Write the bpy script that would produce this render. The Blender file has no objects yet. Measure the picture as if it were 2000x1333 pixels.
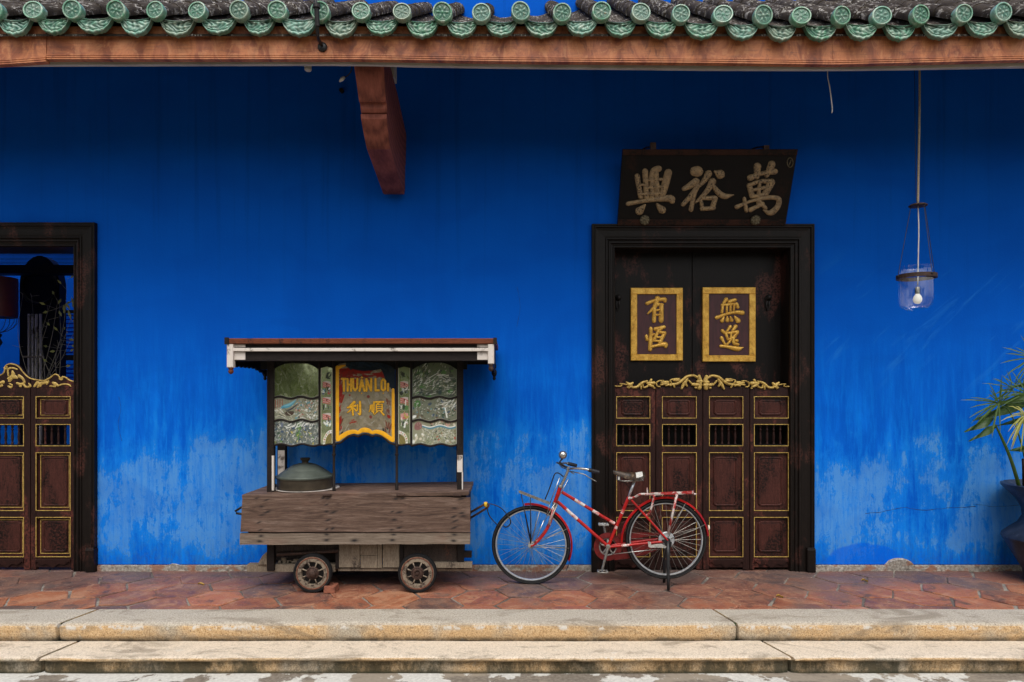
import bpy, math, random
import numpy as np
from mathutils import Vector, Matrix
R = math.radians
random.seed(7)
scn = bpy.context.scene
COL = scn.collection
# ---------------------------------------------------------------- camera, sky, sun, exposure
F, D, HC, PY = 1333.0, 6.2, 1.605, 770.0          # focal length in photo pixels, distance to wall, eye height, horizon row
cam_d = bpy.data.cameras.new('camera'); cam = bpy.data.objects.new('camera', cam_d); COL.objects.link(cam)
cam.location = (0, -D, HC); cam.rotation_euler = (R(90), 0, 0)
cam_d.sensor_width = 36; cam_d.lens = 36*F/2000; cam_d.shift_y = (PY-666.5)/2000
cam_d.clip_start = .05; cam_d.clip_end = 400
scn.camera = cam
SUN_EL, SUN_AZ = 56, -18                             # degrees; azimuth measured from straight behind the camera, minus = from the left
wd = bpy.data.worlds.new('World'); scn.world = wd; wd.use_nodes = True
wn = wd.node_tree; bg = wn.nodes['Background']
sky = wn.nodes.new('ShaderNodeTexSky'); sky.sky_type = 'NISHITA'; sky.sun_disc = False
sky.sun_elevation = R(SUN_EL); sky.sun_rotation = R(180+SUN_AZ)
sky.air_density = 1.0; sky.dust_density = 4.0; sky.ozone_density = 1.0
hs = wn.nodes.new('ShaderNodeHueSaturation'); hs.inputs['Saturation'].default_value = .18
wn.links.new(sky.outputs[0], hs.inputs['Color']); wn.links.new(hs.outputs[0], bg.inputs[0])
bg.inputs[1].default_value = .13
sd = bpy.data.lights.new('sun', 'SUN'); sd.energy = 1.3; sd.angle = R(30); sd.color = (1, .96, .9)
sun = bpy.data.objects.new('sun', sd); COL.objects.link(sun)
_dir = Vector((math.sin(R(SUN_AZ))*math.cos(R(SUN_EL)), -math.cos(R(SUN_AZ))*math.cos(R(SUN_EL)), math.sin(R(SUN_EL))))
sun.rotation_euler = _dir.to_track_quat('Z', 'Y').to_euler()
sun.location = (-4, -12, 14)
vs = scn.view_settings; scn.display_settings.display_device = 'sRGB'
vs.view_transform = 'Standard'; vs.look = 'None'; vs.gamma = 1; vs.use_curve_mapping = False
vs.exposure = .48
scn.cycles.use_denoising = True
scn.cycles.max_bounces = 8; scn.cycles.transparent_max_bounces = 8
scn.cycles.caustics_reflective = False; scn.cycles.caustics_refractive = False

# ---------------------------------------------------------------- helpers
def W(px, py, y=0.0):
    d = D+y
    return Vector(((px-1000)/F*d, y, HC-(py-PY)/F*d))
def X(px, y=0.0): return (px-1000)/F*(D+y)
def Z(py, y=0.0): return HC-(py-PY)/F*(D+y)
WM = {}
def empty(name, loc, label=None, cat=None, group=None, rot=None):
    o = bpy.data.objects.new(name, None); COL.objects.link(o); o.location = loc
    o.empty_display_size = .1
    if rot: o.rotation_euler = rot
    WM[o] = Matrix.LocRotScale(Vector(loc), o.rotation_euler, None)
    return tag(o, label, cat, group)
def tag(o, label=None, cat=None, group=None, kind=None):
    if label: o['label'] = label
    if cat: o['category'] = cat
    if group: o['group'] = group
    if kind: o['kind'] = kind
    return o
def sub_empty(name, parent):
    o = bpy.data.objects.new(name, None); COL.objects.link(o); o.parent = parent; o.empty_display_size = .05
    WM[o] = WM[parent]; return o
def crom(pts, n=6):
    """smooth curve through tuples of any length"""
    P = [np.array(p, float) for p in pts]
    if len(P) < 3:
        return [tuple(P[0]+(P[-1]-P[0])*t) for t in np.linspace(0, 1, 3)] if len(P) == 2 else [tuple(P[0])]
    P = [2*P[0]-P[1]]+P+[2*P[-1]-P[-2]]
    out = []
    for i in range(1, len(P)-2):
        for k in range(n):
            t = k/n; a, b, c, d = P[i-1:i+3]
            out.append(tuple(.5*(2*b+(c-a)*t+(2*a-5*b+4*c-d)*t*t+(3*b-a-3*c+d)*t**3)))
    out.append(tuple(P[-2])); return out
class MB:
    def __init__(s): s.v = []; s.f = []; s.mi = []; s.cur = 0; s.col = None
    def add(s, vs, fs):
        b = len(s.v); s.v += [tuple(p) for p in vs]
        for f in fs: s.f.append([b+i for i in f]); s.mi.append(s.cur)
    def box(s, x0, x1, y0, y1, z0, z1):
        if x0 > x1: x0, x1 = x1, x0
        if z0 > z1: z0, z1 = z1, z0
        if y0 > y1: y0, y1 = y1, y0
        s.add([(x0,y0,z0),(x1,y0,z0),(x1,y1,z0),(x0,y1,z0),(x0,y0,z1),(x1,y0,z1),(x1,y1,z1),(x0,y1,z1)],
              [(0,3,2,1),(4,5,6,7),(0,1,5,4),(1,2,6,5),(2,3,7,6),(3,0,4,7)]); return s
    def cbox(s, x0, x1, y0, y1, z0, z1, c=.004):
        """box whose front (-y) face has chamfered edges"""
        if x0 > x1: x0, x1 = x1, x0
        if z0 > z1: z0, z1 = z1, z0
        s.add([(x0,y1,z0),(x1,y1,z0),(x1,y1,z1),(x0,y1,z1),(x0,y0+c,z0),(x1,y0+c,z0),(x1,y0+c,z1),(x0,y0+c,z1),
               (x0+c,y0,z0+c),(x1-c,y0,z0+c),(x1-c,y0,z1-c),(x0+c,y0,z1-c)],
              [(0,3,2,1),(0,1,5,4),(1,2,6,5),(2,3,7,6),(3,0,4,7),(4,5,9,8),(5,6,10,9),(6,7,11,10),(7,4,8,11),(8,9,10,11)]); return s
    def prism(s, poly, y0, y1):
        """xz polygon (list of (x,z)) pushed from y0 (front) to y1"""
        n = len(poly)
        a = sum(poly[i][0]*poly[(i+1)%n][1]-poly[(i+1)%n][0]*poly[i][1] for i in range(n))
        if a < 0: poly = poly[::-1]
        s.add([(x,y0,z) for x,z in poly]+[(x,y1,z) for x,z in poly],
              [list(range(n)), list(range(2*n-1,n-1,-1))]+[((i+1)%n,i,n+i,n+(i+1)%n) for i in range(n)]); return s
    def prism_x(s, poly, x0, x1):
        """yz polygon pushed from x0 to x1"""
        n = len(poly)
        s.add([(x0,y,z) for y,z in poly]+[(x1,y,z) for y,z in poly],
              [list(range(n)), list(range(2*n-1,n-1,-1))]+[((i+1)%n,i,n+i,n+(i+1)%n) for i in range(n)]); return s
    def tube(s, pts, r, seg=8, caps=True):
        pts = [Vector(p[:3]) for p in pts]; n = len(pts)
        rs = r if isinstance(r, (list, tuple)) else [r]*n
        if len(rs) != n: rs = list(np.interp(np.linspace(0,1,n), np.linspace(0,1,len(rs)), rs))
        vs, fs = [], []; up = None
        for i, p in enumerate(pts):
            t = (pts[min(i+1,n-1)]-pts[max(i-1,0)]).normalized()
            if up is None:
                up = Vector((0,0,1)) if abs(t.z) < .9 else Vector((0,1,0))
            a = t.cross(up)
            if a.length < 1e-6: a = t.orthogonal()
            a.normalize(); b = a.cross(t).normalized(); up = b
            for k in range(seg):
                th = 2*math.pi*k/seg
                vs.append(p+(a*math.cos(th)+b*math.sin(th))*rs[i])
        for i in range(n-1):
            for k in range(seg):
                k2 = (k+1) % seg
                fs.append((i*seg+k, i*seg+k2, (i+1)*seg+k2, (i+1)*seg+k))
        if caps:
            fs.append(list(range(seg))[::-1]); fs.append([(n-1)*seg+k for k in range(seg)])
        s.add(vs, fs); return s
    def lathe(s, prof, c, axis=(0,0,1), seg=24, cap=True):
        """prof list of (radius, height) along axis from c"""
        ax = Vector(axis).normalized(); a = ax.orthogonal().normalized(); b = ax.cross(a); c = Vector(c)
        vs, fs = [], []
        for r, h in prof:
            for k in range(seg):
                th = 2*math.pi*k/seg
                vs.append(c+ax*h+(a*math.cos(th)+b*math.sin(th))*max(r,1e-4))
        n = len(prof)
        for i in range(n-1):
            for k in range(seg):
                k2 = (k+1) % seg
                fs.append((i*seg+k, i*seg+k2, (i+1)*seg+k2, (i+1)*seg+k))
        if cap:
            fs.append(list(range(seg))[::-1]); fs.append([(n-1)*seg+k for k in range(seg)])
        s.add(vs, fs); return s
    def torus(s, c, axis, R0, r, seg=48, seg2=8, sx=1.0):
        ax = Vector(axis).normalized(); a = ax.orthogonal().normalized(); b = ax.cross(a); c = Vector(c)
        vs, fs = [], []
        for i in range(seg):
            th = 2*math.pi*i/seg; d = a*math.cos(th)+b*math.sin(th)
            for k in range(seg2):
                ph = 2*math.pi*k/seg2
                vs.append(c+d*(R0+r*math.cos(ph))+ax*(r*sx*math.sin(ph)))
        for i in range(seg):
            for k in range(seg2):
                i2, k2 = (i+1) % seg, (k+1) % seg2
                fs.append((i*seg2+k, i2*seg2+k, i2*seg2+k2, i*seg2+k2))
        s.add(vs, fs); return s
    def ball(s, c, r, seg=12, rings=8, sc=(1,1,1)):
        vs, fs = [], []; c = Vector(c)
        for i in range(rings+1):
            ph = math.pi*i/rings
            for k in range(seg):
                th = 2*math.pi*k/seg
                vs.append(c+Vector((r*sc[0]*math.sin(ph)*math.cos(th), r*sc[1]*math.sin(ph)*math.sin(th), r*sc[2]*math.cos(ph))))
        for i in range(rings):
            for k in range(seg):
                k2 = (k+1) % seg
                fs.append((i*seg+k, (i+1)*seg+k, (i+1)*seg+k2, i*seg+k2))
        s.add(vs, fs); return s
    def grid(s, fn, nu, nv):
        """fn(u,v)->point, u,v in 0..1"""
        vs = [fn(i/nu, j/nv) for j in range(nv+1) for i in range(nu+1)]
        fs = [(j*(nu+1)+i, j*(nu+1)+i+1, (j+1)*(nu+1)+i+1, (j+1)*(nu+1)+i) for j in range(nv) for i in range(nu)]
        s.add(vs, fs); return s
    def stroke(s, pts, M, h=.01, eps=0.0, smooth=5):
        """brush stroke: pts (x,y,r) in flat drawing units; M(x,y,h) gives the world point"""
        if len(pts) == 1:
            x, y, r = pts[0]; pts = [(x-.3*r, y, r*.9), (x+.3*r, y, r)]
        P = crom(pts, smooth)
        P = [np.array(p) for p in P]; n = len(P)
        ds = []
        for i in range(n):
            d = P[min(i+1,n-1)][:2]-P[max(i-1,0)][:2]; L = np.hypot(*d) or 1; ds.append(d/L)
        rows = []
        def row(c, d, r, k): rows.append((c, np.array([-d[1], d[0]]), r, k))
        for a in (80, 55, 28):                                     # rounded start
            c = P[0][:2]-ds[0]*P[0][2]*math.sin(R(a)); row(c, ds[0], P[0][2]*math.cos(R(a)), math.cos(R(a)))
        for i in range(n): row(P[i][:2], ds[i], max(P[i][2], 1e-5), 1)
        for a in (28, 55, 80):
            c = P[-1][:2]+ds[-1]*P[-1][2]*math.sin(R(a)); row(c, ds[-1], P[-1][2]*math.cos(R(a)), math.cos(R(a)))
        vs, fs = [], []
        for c, nrm, r, k in rows:
            for q, hh in ((-1, 0), (-.72, .85), (0, 1.1), (.72, .85), (1, 0)):
                p = c+nrm*r*q; vs.append(M(p[0], p[1], h*hh*(.35+.65*k)+eps))
        for i in range(len(rows)-1):
            for k in range(4):
                fs.append((i*5+k, i*5+k+1, (i+1)*5+k+1, (i+1)*5+k))
        s.add(vs, fs); return s
    def build(s, name, mats, parent=None, smooth=False, bevel=0, colors=None, auto=None):
        me = bpy.data.meshes.new(name)
        V = s.v
        if parent is not None:
            inv = WM[parent].inverted(); V = [tuple(inv @ Vector(p)) for p in V]
        me.from_pydata(V, [], s.f)
        for m in (mats if isinstance(mats, (list, tuple)) else [mats]): me.materials.append(m)
        me.polygons.foreach_set('material_index', s.mi)
        if colors is not None:
            at = me.color_attributes.new('paint', 'FLOAT_COLOR', 'POINT')
            at.data.foreach_set('color', np.asarray(colors, dtype=np.float32).ravel())
        me.validate(); me.update()
        o = bpy.data.objects.new(name, me); COL.objects.link(o)
        if smooth:
            me.polygons.foreach_set('use_smooth', [True]*len(me.polygons))
            if auto: 
                me.set_sharp_from_angle(angle=R(auto))
        if parent is not None: o.parent = parent; WM[o] = WM[parent]
        else: WM[o] = Matrix.Identity(4)
        if bevel:
            b = o.modifiers.new('edge', 'BEVEL'); b.width = bevel; b.segments = 2; b.limit_method = 'ANGLE'; b.angle_limit = R(40)
        return o

# ---------------------------------------------------------------- material graph helper
class G:
    def __init__(s, name):
        s.m = bpy.data.materials.new(name); s.m.use_nodes = True; s.t = s.m.node_tree
        s.b = s.t.nodes['Principled BSDF']; s.out = s.t.nodes['Material Output']
        s.b.inputs['Specular IOR Level'].default_value = .4
        s._pos = None
    def put(s, sock, v):
        if isinstance(v, bpy.types.NodeSocket): s.t.links.new(v, sock)
        else:
            if sock.type == 'RGBA' and len(v) == 3: v = (*v, 1)
            sock.default_value = v
    def n(s, ty, ins={}, **props):
        nd = s.t.nodes.new(ty)
        for k, v in props.items(): setattr(nd, k, v)
        for k, v in ins.items(): s.put(nd.inputs[k], v)
        return nd
    def pos(s):
        if s._pos is None: s._pos = s.n('ShaderNodeNewGeometry').outputs['Position']
        return s._pos
    def map(s, scale=(1,1,1), rot=(0,0,0), loc=(0,0,0), src=None):
        return s.n('ShaderNodeMapping', {'Vector': src or s.pos(), 'Scale': scale, 'Rotation': rot, 'Location': loc}).outputs[0]
    def noise(s, scale=5, detail=5, rough=.55, vec=None, dist=0.0):
        return s.n('ShaderNodeTexNoise', {'Vector': vec or s.pos(), 'Scale': scale, 'Detail': detail, 'Roughness': rough, 'Distortion': dist}).outputs[0]
    def vor(s, scale=5, vec=None, feature='F1', out='Distance', rnd=1.0):
        return s.n('ShaderNodeTexVoronoi', {'Vector': vec or s.pos(), 'Scale': scale, 'Randomness': rnd}, feature=feature).outputs[out]
    def ramp(s, fac, stops, interp='LINEAR'):
        nd = s.n('ShaderNodeValToRGB', {0: fac}); cr = nd.color_ramp; cr.interpolation = interp
        while len(cr.elements) < len(stops): cr.elements.new(.5)
        for e, (p, c) in zip(cr.elements, stops):
            e.position = p; e.color = (*c, 1) if isinstance(c, tuple) else (c, c, c, 1)
        return nd.outputs[0]
    def mix(s, fac, a, b, blend='MIX'):
        nd = s.n('ShaderNodeMix', {}, data_type='RGBA', blend_type=blend)
        s.put(nd.inputs[0], fac); s.put(nd.inputs[6], a); s.put(nd.inputs[7], b); return nd.outputs[2]
    def mth(s, op, a, b=0.0, c=None, clamp=False):
        nd = s.n('ShaderNodeMath', {0: a, 1: b}, operation=op, use_clamp=clamp)
        if c is not None: s.put(nd.inputs[2], c)
        return nd.outputs[0]
    def rng(s, v, a, b, c=0.0, d=1.0, smooth=True):
        return s.n('ShaderNodeMapRange', {'Value': v, 'From Min': a, 'From Max': b, 'To Min': c, 'To Max': d},
                   interpolation_type='SMOOTHSTEP' if smooth else 'LINEAR').outputs[0]
    def xyz(s, src=None):
        o = s.n('ShaderNodeSeparateXYZ', {0: src or s.pos()}).outputs; return o[0], o[1], o[2]
    def attr(s, name='paint'):
        return s.n('ShaderNodeAttribute', {}, attribute_name=name)
    def rand(s): return s.n('ShaderNodeObjectInfo').outputs['Random']
    def bump(s, h, strength=.3, dist=.01):
        s.put(s.b.inputs['Normal'], s.n('ShaderNodeBump', {'Height': h, 'Strength': strength, 'Distance': dist}).outputs[0])
    def set(s, color=None, rough=None, metal=None, spec=None):
        if color is not None: s.put(s.b.inputs['Base Color'], color)
        if rough is not None: s.put(s.b.inputs['Roughness'], rough)
        if metal is not None: s.put(s.b.inputs['Metallic'], metal)
        if spec is not None: s.put(s.b.inputs['Specular IOR Level'], spec)
        return s.m
MT = {}
def wood(name, dark, light, grain=(2,2,2), patch=None, patch_col=None, thr=.55, rough=.6, bump=.3, scale=10, grain2=None):
    g = G(name)
    gr = g.noise(scale, 8, .65, g.map(grain), .6)
    c = g.ramp(gr, [(.3, dark), (.7, light)])
    fine = g.noise(scale*6, 4, .6, g.map(grain))
    c = g.mix(.5, c, g.ramp(fine, [(.35, tuple(x*.6 for x in dark)), (.65, light)]), 'MIX')
    if patch:
        p = g.rng(g.noise(patch, 6, .65, g.map((1.6, 1.6, .7))), thr, thr+.1)
        brk = g.rng(g.noise(60, 3, .6), .35, .6)
        c = g.mix(g.mth('MULTIPLY', p, brk), c, patch_col)
    g.bump(g.mth('ADD', gr, g.mth('MULTIPLY', fine, .5)), bump, .004)
    MT[name] = g.set(c, rough, spec=.18); return MT[name]

# blue limewashed plaster
g = G('blue_plaster')
x, y, z = g.xyz()
st = g.noise(1, 9, .68, g.map((7.5, 1, 1.15)), .3)
st2 = g.noise(1, 8, .7, g.map((20, 1, 2.0)), .2)
big = g.noise(1, 4, .55, g.map((.9, 1, .8), loc=(3.1, 0, 1.7)))
fine = g.noise(34, 5, .7, g.map((1.3, 1, .7)))
env = g.mth('MULTIPLY', g.rng(z, 2.0, .75), g.rng(z, -.35, .35))
lowest = g.rng(z, 2.5, .8)
blot = g.noise(1, 9, .72, g.map((3.2, 1, 2.2), loc=(7, 0, 4)), .4)
chips = g.noise(1, 7, .75, g.map((26, 1, 14)))
sc = g.mth('ADD', g.mth('ADD', g.mth('MULTIPLY', env, .40), g.mth('MULTIPLY', big, .70)), g.mth('ADD', g.mth('MULTIPLY', st, .42), g.mth('MULTIPLY', blot, .50)))
sc = g.mth('ADD', sc, g.mth('ADD', g.mth('MULTIPLY', chips, .26), g.mth('MULTIPLY', st2, .14)))
c = g.mix(g.noise(1, 6, .6, g.map((3.5, 1, .5))), (.0008, .086, .50), (.0014, .108, .585))
c = g.mix(g.mth('MULTIPLY', lowest, g.rng(st, .36, .70)), c, (.003, .172, .76))
c = g.mix(g.mth('MULTIPLY', g.mth('MULTIPLY', lowest, g.rng(st2, .45, .62)), .5), c, (.004, .215, .76))
c = g.mix(g.mth('MULTIPLY', g.rng(sc, 1.24, 1.38), .6), c, (.010, .215, .72))
pale = g.rng(g.mth('ADD', sc, g.mth('MULTIPLY', g.rng(x, 2.6, 3.3), .02)), 1.365, 1.425)
c = g.mix(g.mth('MULTIPLY', pale, g.mth('MULTIPLY', g.rng(chips, .34, .50, .22, .92), g.rng(st2, .36, .58, .45, 1))), c, (.075, .265, .64))
trow = g.noise(1, 3, .5, g.map((1.6, 1, 2.4), loc=(1, 0, 9)), .8)
c = g.mix(g.rng(trow, .38, .66, 0, .22), c, (.001, .06, .40))
c = g.mix(g.mth('MULTIPLY', g.mth('MULTIPLY', g.rng(z, .42, .06), g.rng(chips, .42, .6)), .35), c, (.03, .10, .26))
# damp runs from the eave and slanting brush marks right of the door
run = g.mth('MULTIPLY', g.rng(g.noise(1, 7, .6, g.map((11, 1, .35))), .52, .72), g.rng(z, 2.0, 3.6))
c = g.mix(g.mth('MULTIPLY', run, .35), c, (.001, .045, .25))
br = g.noise(1, 6, .62, g.map((1.1, 1, 8), src=g.map((1, 1, 1), rot=(0, R(42), 0))), 1.0)
brm = g.mth('MULTIPLY', g.mth('MULTIPLY', g.rng(x, 2.7, 3.0), g.rng(z, 3.0, 2.6)), g.rng(z, 1.5, 2.0))
c = g.mix(g.mth('MULTIPLY', g.mth('MULTIPLY', brm, g.rng(br, .55, .72)), .42), c, (.02, .2, .65))
# repainted patch at the foot of the wall
ex = g.mth('POWER', g.mth('DIVIDE', g.mth('SUBTRACT', x, 3.2), .36), 2.0)
ez = g.mth('POWER', g.mth('DIVIDE', g.mth('SUBTRACT', z, .05), .2), 2.0)
rp = g.rng(g.mth('ADD', g.mth('ADD', ex, ez), g.mth('MULTIPLY', g.noise(9, 3), .5)), 1.35, 1.1)
c = g.mix(g.mth('MULTIPLY', rp, .72), c, (.001, .108, .66))
# little dark scuffs
scf = g.rng(g.noise(14, 8, .75, g.map((1, 1, .6), loc=(5, 0, 2))), .66, .74)
c = g.mix(g.mth('MULTIPLY', scf, .35), c, (.001, .03, .22))
g.bump(g.mth('ADD', g.mth('MULTIPLY', g.noise(55, 6, .6), .6), g.mth('ADD', g.mth('MULTIPLY', pale, -.5), g.mth('MULTIPLY', trow, .8))), .3, .008)
MT['blue_plaster'] = g.set(c, .88, spec=.06)

g = G('plinth_mortar')
n1 = g.noise(7, 6, .6, g.map((1, 1, 2))); n2 = g.noise(45, 5, .65)
c = g.ramp(n2, [(.3, (.12, .10, .085)), (.55, (.33, .30, .26)), (.75, (.52, .49, .44))])
c = g.mix(g.mth('MULTIPLY', g.rng(n1, .5, .58), .8), c, (.26, .12, .075))
g.bump(n2, .8, .01)
MT['plinth_mortar'] = g.set(c, .9, spec=.2)

wood('frame_wood', (.0035, .0025, .0022), (.011, .0075, .006), (6, 6, .8), 2.2, (.055, .021, .016), .52, .42, .25)
wood('tall_door_wood', (.0022, .0016, .0015), (.0065, .0042, .0036), (6, 6, .7), 2.4, (.075, .025, .019), .53, .45, .25)
wood('half_door_wood', (.008, .004, .0035), (.034, .0125, .010), (6, 6, .8), 3.2, (.095, .028, .021), .52, .45, .25)
wood('panel_wood', (.014, .006, .005), (.095, .030, .023), (7, 7, 1.0), 3.4, (.008, .005, .0045), .47, .42, .25)
wood('sign_wood', (.002, .0016, .0016), (.007, .0042, .0035), (1, 1, 6), 3.0, (.02, .007, .004), .58, .5, .3)
wood('sign_edge_wood', (.010, .004, .003), (.055, .018, .010), (1.5, 1.5, 6), 5.0, (.004, .003, .0025), .45, .55, .3)
g = G('bracket_wood')
wv = g.n('ShaderNodeTexWave', {'Vector': g.map((1, .35, .55), loc=(1.07, .1, -2.35)), 'Scale': 11, 'Distortion': 2.6, 'Detail': 3, 'Detail Scale': 1.2}, wave_type='RINGS', rings_direction='SPHERICAL', wave_profile='SIN').outputs['Fac']
gn = g.noise(9, 7, .65, g.map((5, 2, 1.2)), .6)
c = g.ramp(g.mth('ADD', g.mth('MULTIPLY', wv, .26), g.mth('MULTIPLY', gn, .75)), [(.25, (.11, .031, .021)), (.5, (.20, .060, .040)), (.8, (.31, .10, .066))])
g.bump(gn, .25, .004)
MT['bracket_wood'] = g.set(c, .55, spec=.2)
wood('cart_dark_wood', (.007, .005, .0045), (.024, .017, .015), (1.5, 3, 5), 3.0, (.05, .038, .03), .6, .6, .3)
wood('cart_trim_wood', (.085, .022, .010), (.20, .06, .028), (.8, 3, 6), 6.0, (.03, .013, .01), .56, .5, .3)
wood('cart_base_wood', (.12, .092, .068), (.33, .27, .20), (5, 5, .8), 3.0, (.06, .045, .037), .56, .75, .4)
wood('black_wood', (.003, .003, .003), (.012, .011, .010), (4, 4, 1), None, None, rough=.5, bump=.2)

def plank(name, dark, mid, light):
    g = G(name); at = g.attr()
    gr = g.noise(2.2, 9, .68, g.map((.8, 4, 10)), 2.4)
    fine = g.noise(12, 6, .72, g.map((1.0, 4, 34)), .8)
    c = g.ramp(gr, [(.28, dark), (.5, mid), (.72, light)])
    c = g.mix(g.rng(fine, .36, .56), g.mix(.7, c, dark), c)
    c = g.mix(g.mth('MULTIPLY', g.rng(g.noise(2.2, 5, .6, g.map((1, 1, 2.4))), .56, .70), .4), c, (.19, .105, .075))
    c = g.mix(at.outputs['Fac'], c, (.011, .010, .011))
    g.bump(g.mth('ADD', gr, fine), .5, .005)
    MT[name] = g.set(c, .72, spec=.25)
wood('worn_panel', (.022, .015, .013), (.085, .062, .052), (5, 5, 1.2), 4.0, (.15, .06, .035), .58, .75, .4)
plank('cart_plank', (.036, .021, .016), (.125, .076, .055), (.25, .175, .138))
plank('cart_lower_plank', (.09, .066, .05), (.19, .145, .11), (.28, .225, .175))

g = G('white_paint')
n1 = g.noise(9, 7, .65)
c = g.mix(g.rng(n1, .545, .66), (.60, .54, .49), (.15, .12, .10))
g.bump(g.noise(50, 5), .3, .003)
MT['white_paint'] = g.set(c, .6)
g = G('soffit_paint'); n1 = g.noise(6, 6, .6, g.map((.6, 2, 2)))
MT['soffit_paint'] = g.set(g.ramp(n1, [(.3, (.36, .33, .27)), (.7, (.62, .59, .50))]), .7)

g = G('gold_leaf')
n1 = g.noise(28, 8, .72, g.map((1, 1, .7))); n2 = g.noise(120, 4, .6)
c = g.ramp(n1, [(.30, (.22, .10, .014)), (.46, (.58, .31, .045)), (.66, (.80, .50, .10))])
c = g.mix(g.rng(n2, .58, .7), c, (.22, .10, .015))
g.bump(n1, .35, .004)
MT['gold_leaf'] = g.set(c, .42, .35)
g = G('gold_paint')
n1 = g.noise(40, 6, .65)
MT['gold_paint'] = g.set(g.ramp(n1, [(.3, (.20, .12, .03)), (.55, (.52, .35, .09)), (.8, (.66, .48, .17))]), .45, .15)
g = G('old_gilding')
n1 = g.noise(30, 7, .72); n2 = g.noise(85, 3, .6)
c = g.ramp(n1, [(.3, (.13, .085, .045)), (.5, (.29, .20, .11)), (.72, (.44, .29, .13))])
c = g.mix(g.mth('MULTIPLY', g.rng(n2, .54, .62), g.rng(g.noise(5, 4), .42, .55)), c, (.008, .007, .007))
g.bump(n1, .5, .004)
MT['old_gilding'] = g.set(c, .55, .1)
g = G('maroon_panel'); n1 = g.noise(8, 6, .65, g.map((5, 1, .8)))
MT['maroon_panel'] = g.set(g.ramp(n1, [(.3, (.022, .006, .008)), (.7, (.068, .016, .02))]), .5)
def plain(name, c, rough=.5, metal=0.0, var=.35, scale=20, bump=0.0):
    g = G(name); n1 = g.noise(scale, 6, .6)
    col = g.ramp(n1, [(.3, tuple(v*(1-var) for v in c)), (.7, tuple(min(1, v*(1+var)) for v in c))])
    if bump: g.bump(n1, bump, .004)
    MT[name] = g.set(col, rough, metal); return MT[name]
plain('brass_dark', (.13, .11, .07), .5, .6, .5, 60, .4)
plain('iron_dark', (.022, .020, .020), .5, .5, .4, 40, .2)
plain('rust_iron', (.055, .030, .022), .7, .3, .6, 40, .4)
plain('black_plastic', (.012, .012, .013), .4)
plain('yellow_paint', (.75, .36, .008), .5, 0, .14, 30)
plain('yellow_letter', (.66, .34, .012), .5, 0, .3, 60)
plain('letter_shadow', (.05, .045, .012), .6)
plain('pot_metal', (.052, .040, .026), .5, .3, .35, 12, .2)
plain('lid_metal', (.075, .088, .072), .55, .2, .22, 10, .15)
plain('chrome', (.50, .49, .47), .25, .9, .12, 30)
plain('dull_steel', (.27, .26, .235), .42, .75, .4, 60, .2)
plain('rubber', (.008, .008, .009), .7, 0, .3, 40); MT['rubber'].node_tree.nodes['Principled BSDF'].inputs['Specular IOR Level'].default_value = .2
plain('rubber_side', (.026, .025, .024), .6, 0, .3, 40)
plain('alloy_rim', (.50, .52, .54), .3, .6, .2, 40)
plain('hub_alloy', (.46, .45, .42), .4, .4, .35, 50)
plain('old_grip', (.012, .012, .016), .45)
plain('wire_white', (.55, .54, .50), .5, 0, .15)
plain('rope', (.30, .25, .17), .8, 0, .4, 120, .3)
plain('lamp_rust', (.045, .025, .018), .65, .3, .5, 60, .3)
plain('rust_band', (.15, .055, .032), .8, 0, .5, 40)
plain('brick_red', (.20, .068, .038), .85, 0, .5, 30, .6)
plain('reflector', (.62, .55, .45), .4)
plain('red_fabric', (.05, .003, .004), .6, 0, .3, 20)
plain('interior_floor', (.05, .04, .038), .6)
plain('tape_yellow', (.60, .37, .02), .45)
plain('dry_twig', (.23, .20, .15), .8)
plain('soil', (.03, .02, .014), .9, 0, .5, 30, .6)

g = G('tyre_paint_rim')
n1 = g.noise(38, 7, .72)
MT['cart_wheel_paint'] = g.set(g.mix(g.rng(n1, .47, .60), (.215, .17, .122), (.045, .03, .023)), .7)

# bicycle enamel with scuffs
g = G('red_enamel')
n1 = g.noise(16, 6, .65); n2 = g.noise(70, 4, .6)
c = g.mix(g.rng(n1, .35, .7), (.28, .007, .006), (.44, .013, .011))
c = g.mix(g.mth('MULTIPLY', g.rng(n2, .64, .72), .55), c, (.16, .02, .016))
MT['red_enamel'] = g.set(c, .3, spec=.35)
plain('case_red', (.13, .010, .010), .4, 0, .35, 20)
g = G('worn_enamel')
n1 = g.noise(26, 6, .7)
MT['worn_enamel'] = g.set(g.mix(g.rng(n1, .40, .62), (.60, .56, .53), (.44, .05, .042)), .4)
g = G('rack_enamel')
n1 = g.noise(22, 6, .7)
MT['rack_enamel'] = g.set(g.mix(g.rng(n1, .46, .56), (.32, .014, .012), (.50, .45, .42)), .45)
g = G('saddle_leather')
n1 = g.noise(26, 7, .7)
MT['saddle_leather'] = g.set(g.ramp(n1, [(.42, (.010, .007, .005)), (.58, (.05, .026, .012)), (.74, (.36, .26, .15))]), .5)

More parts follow.
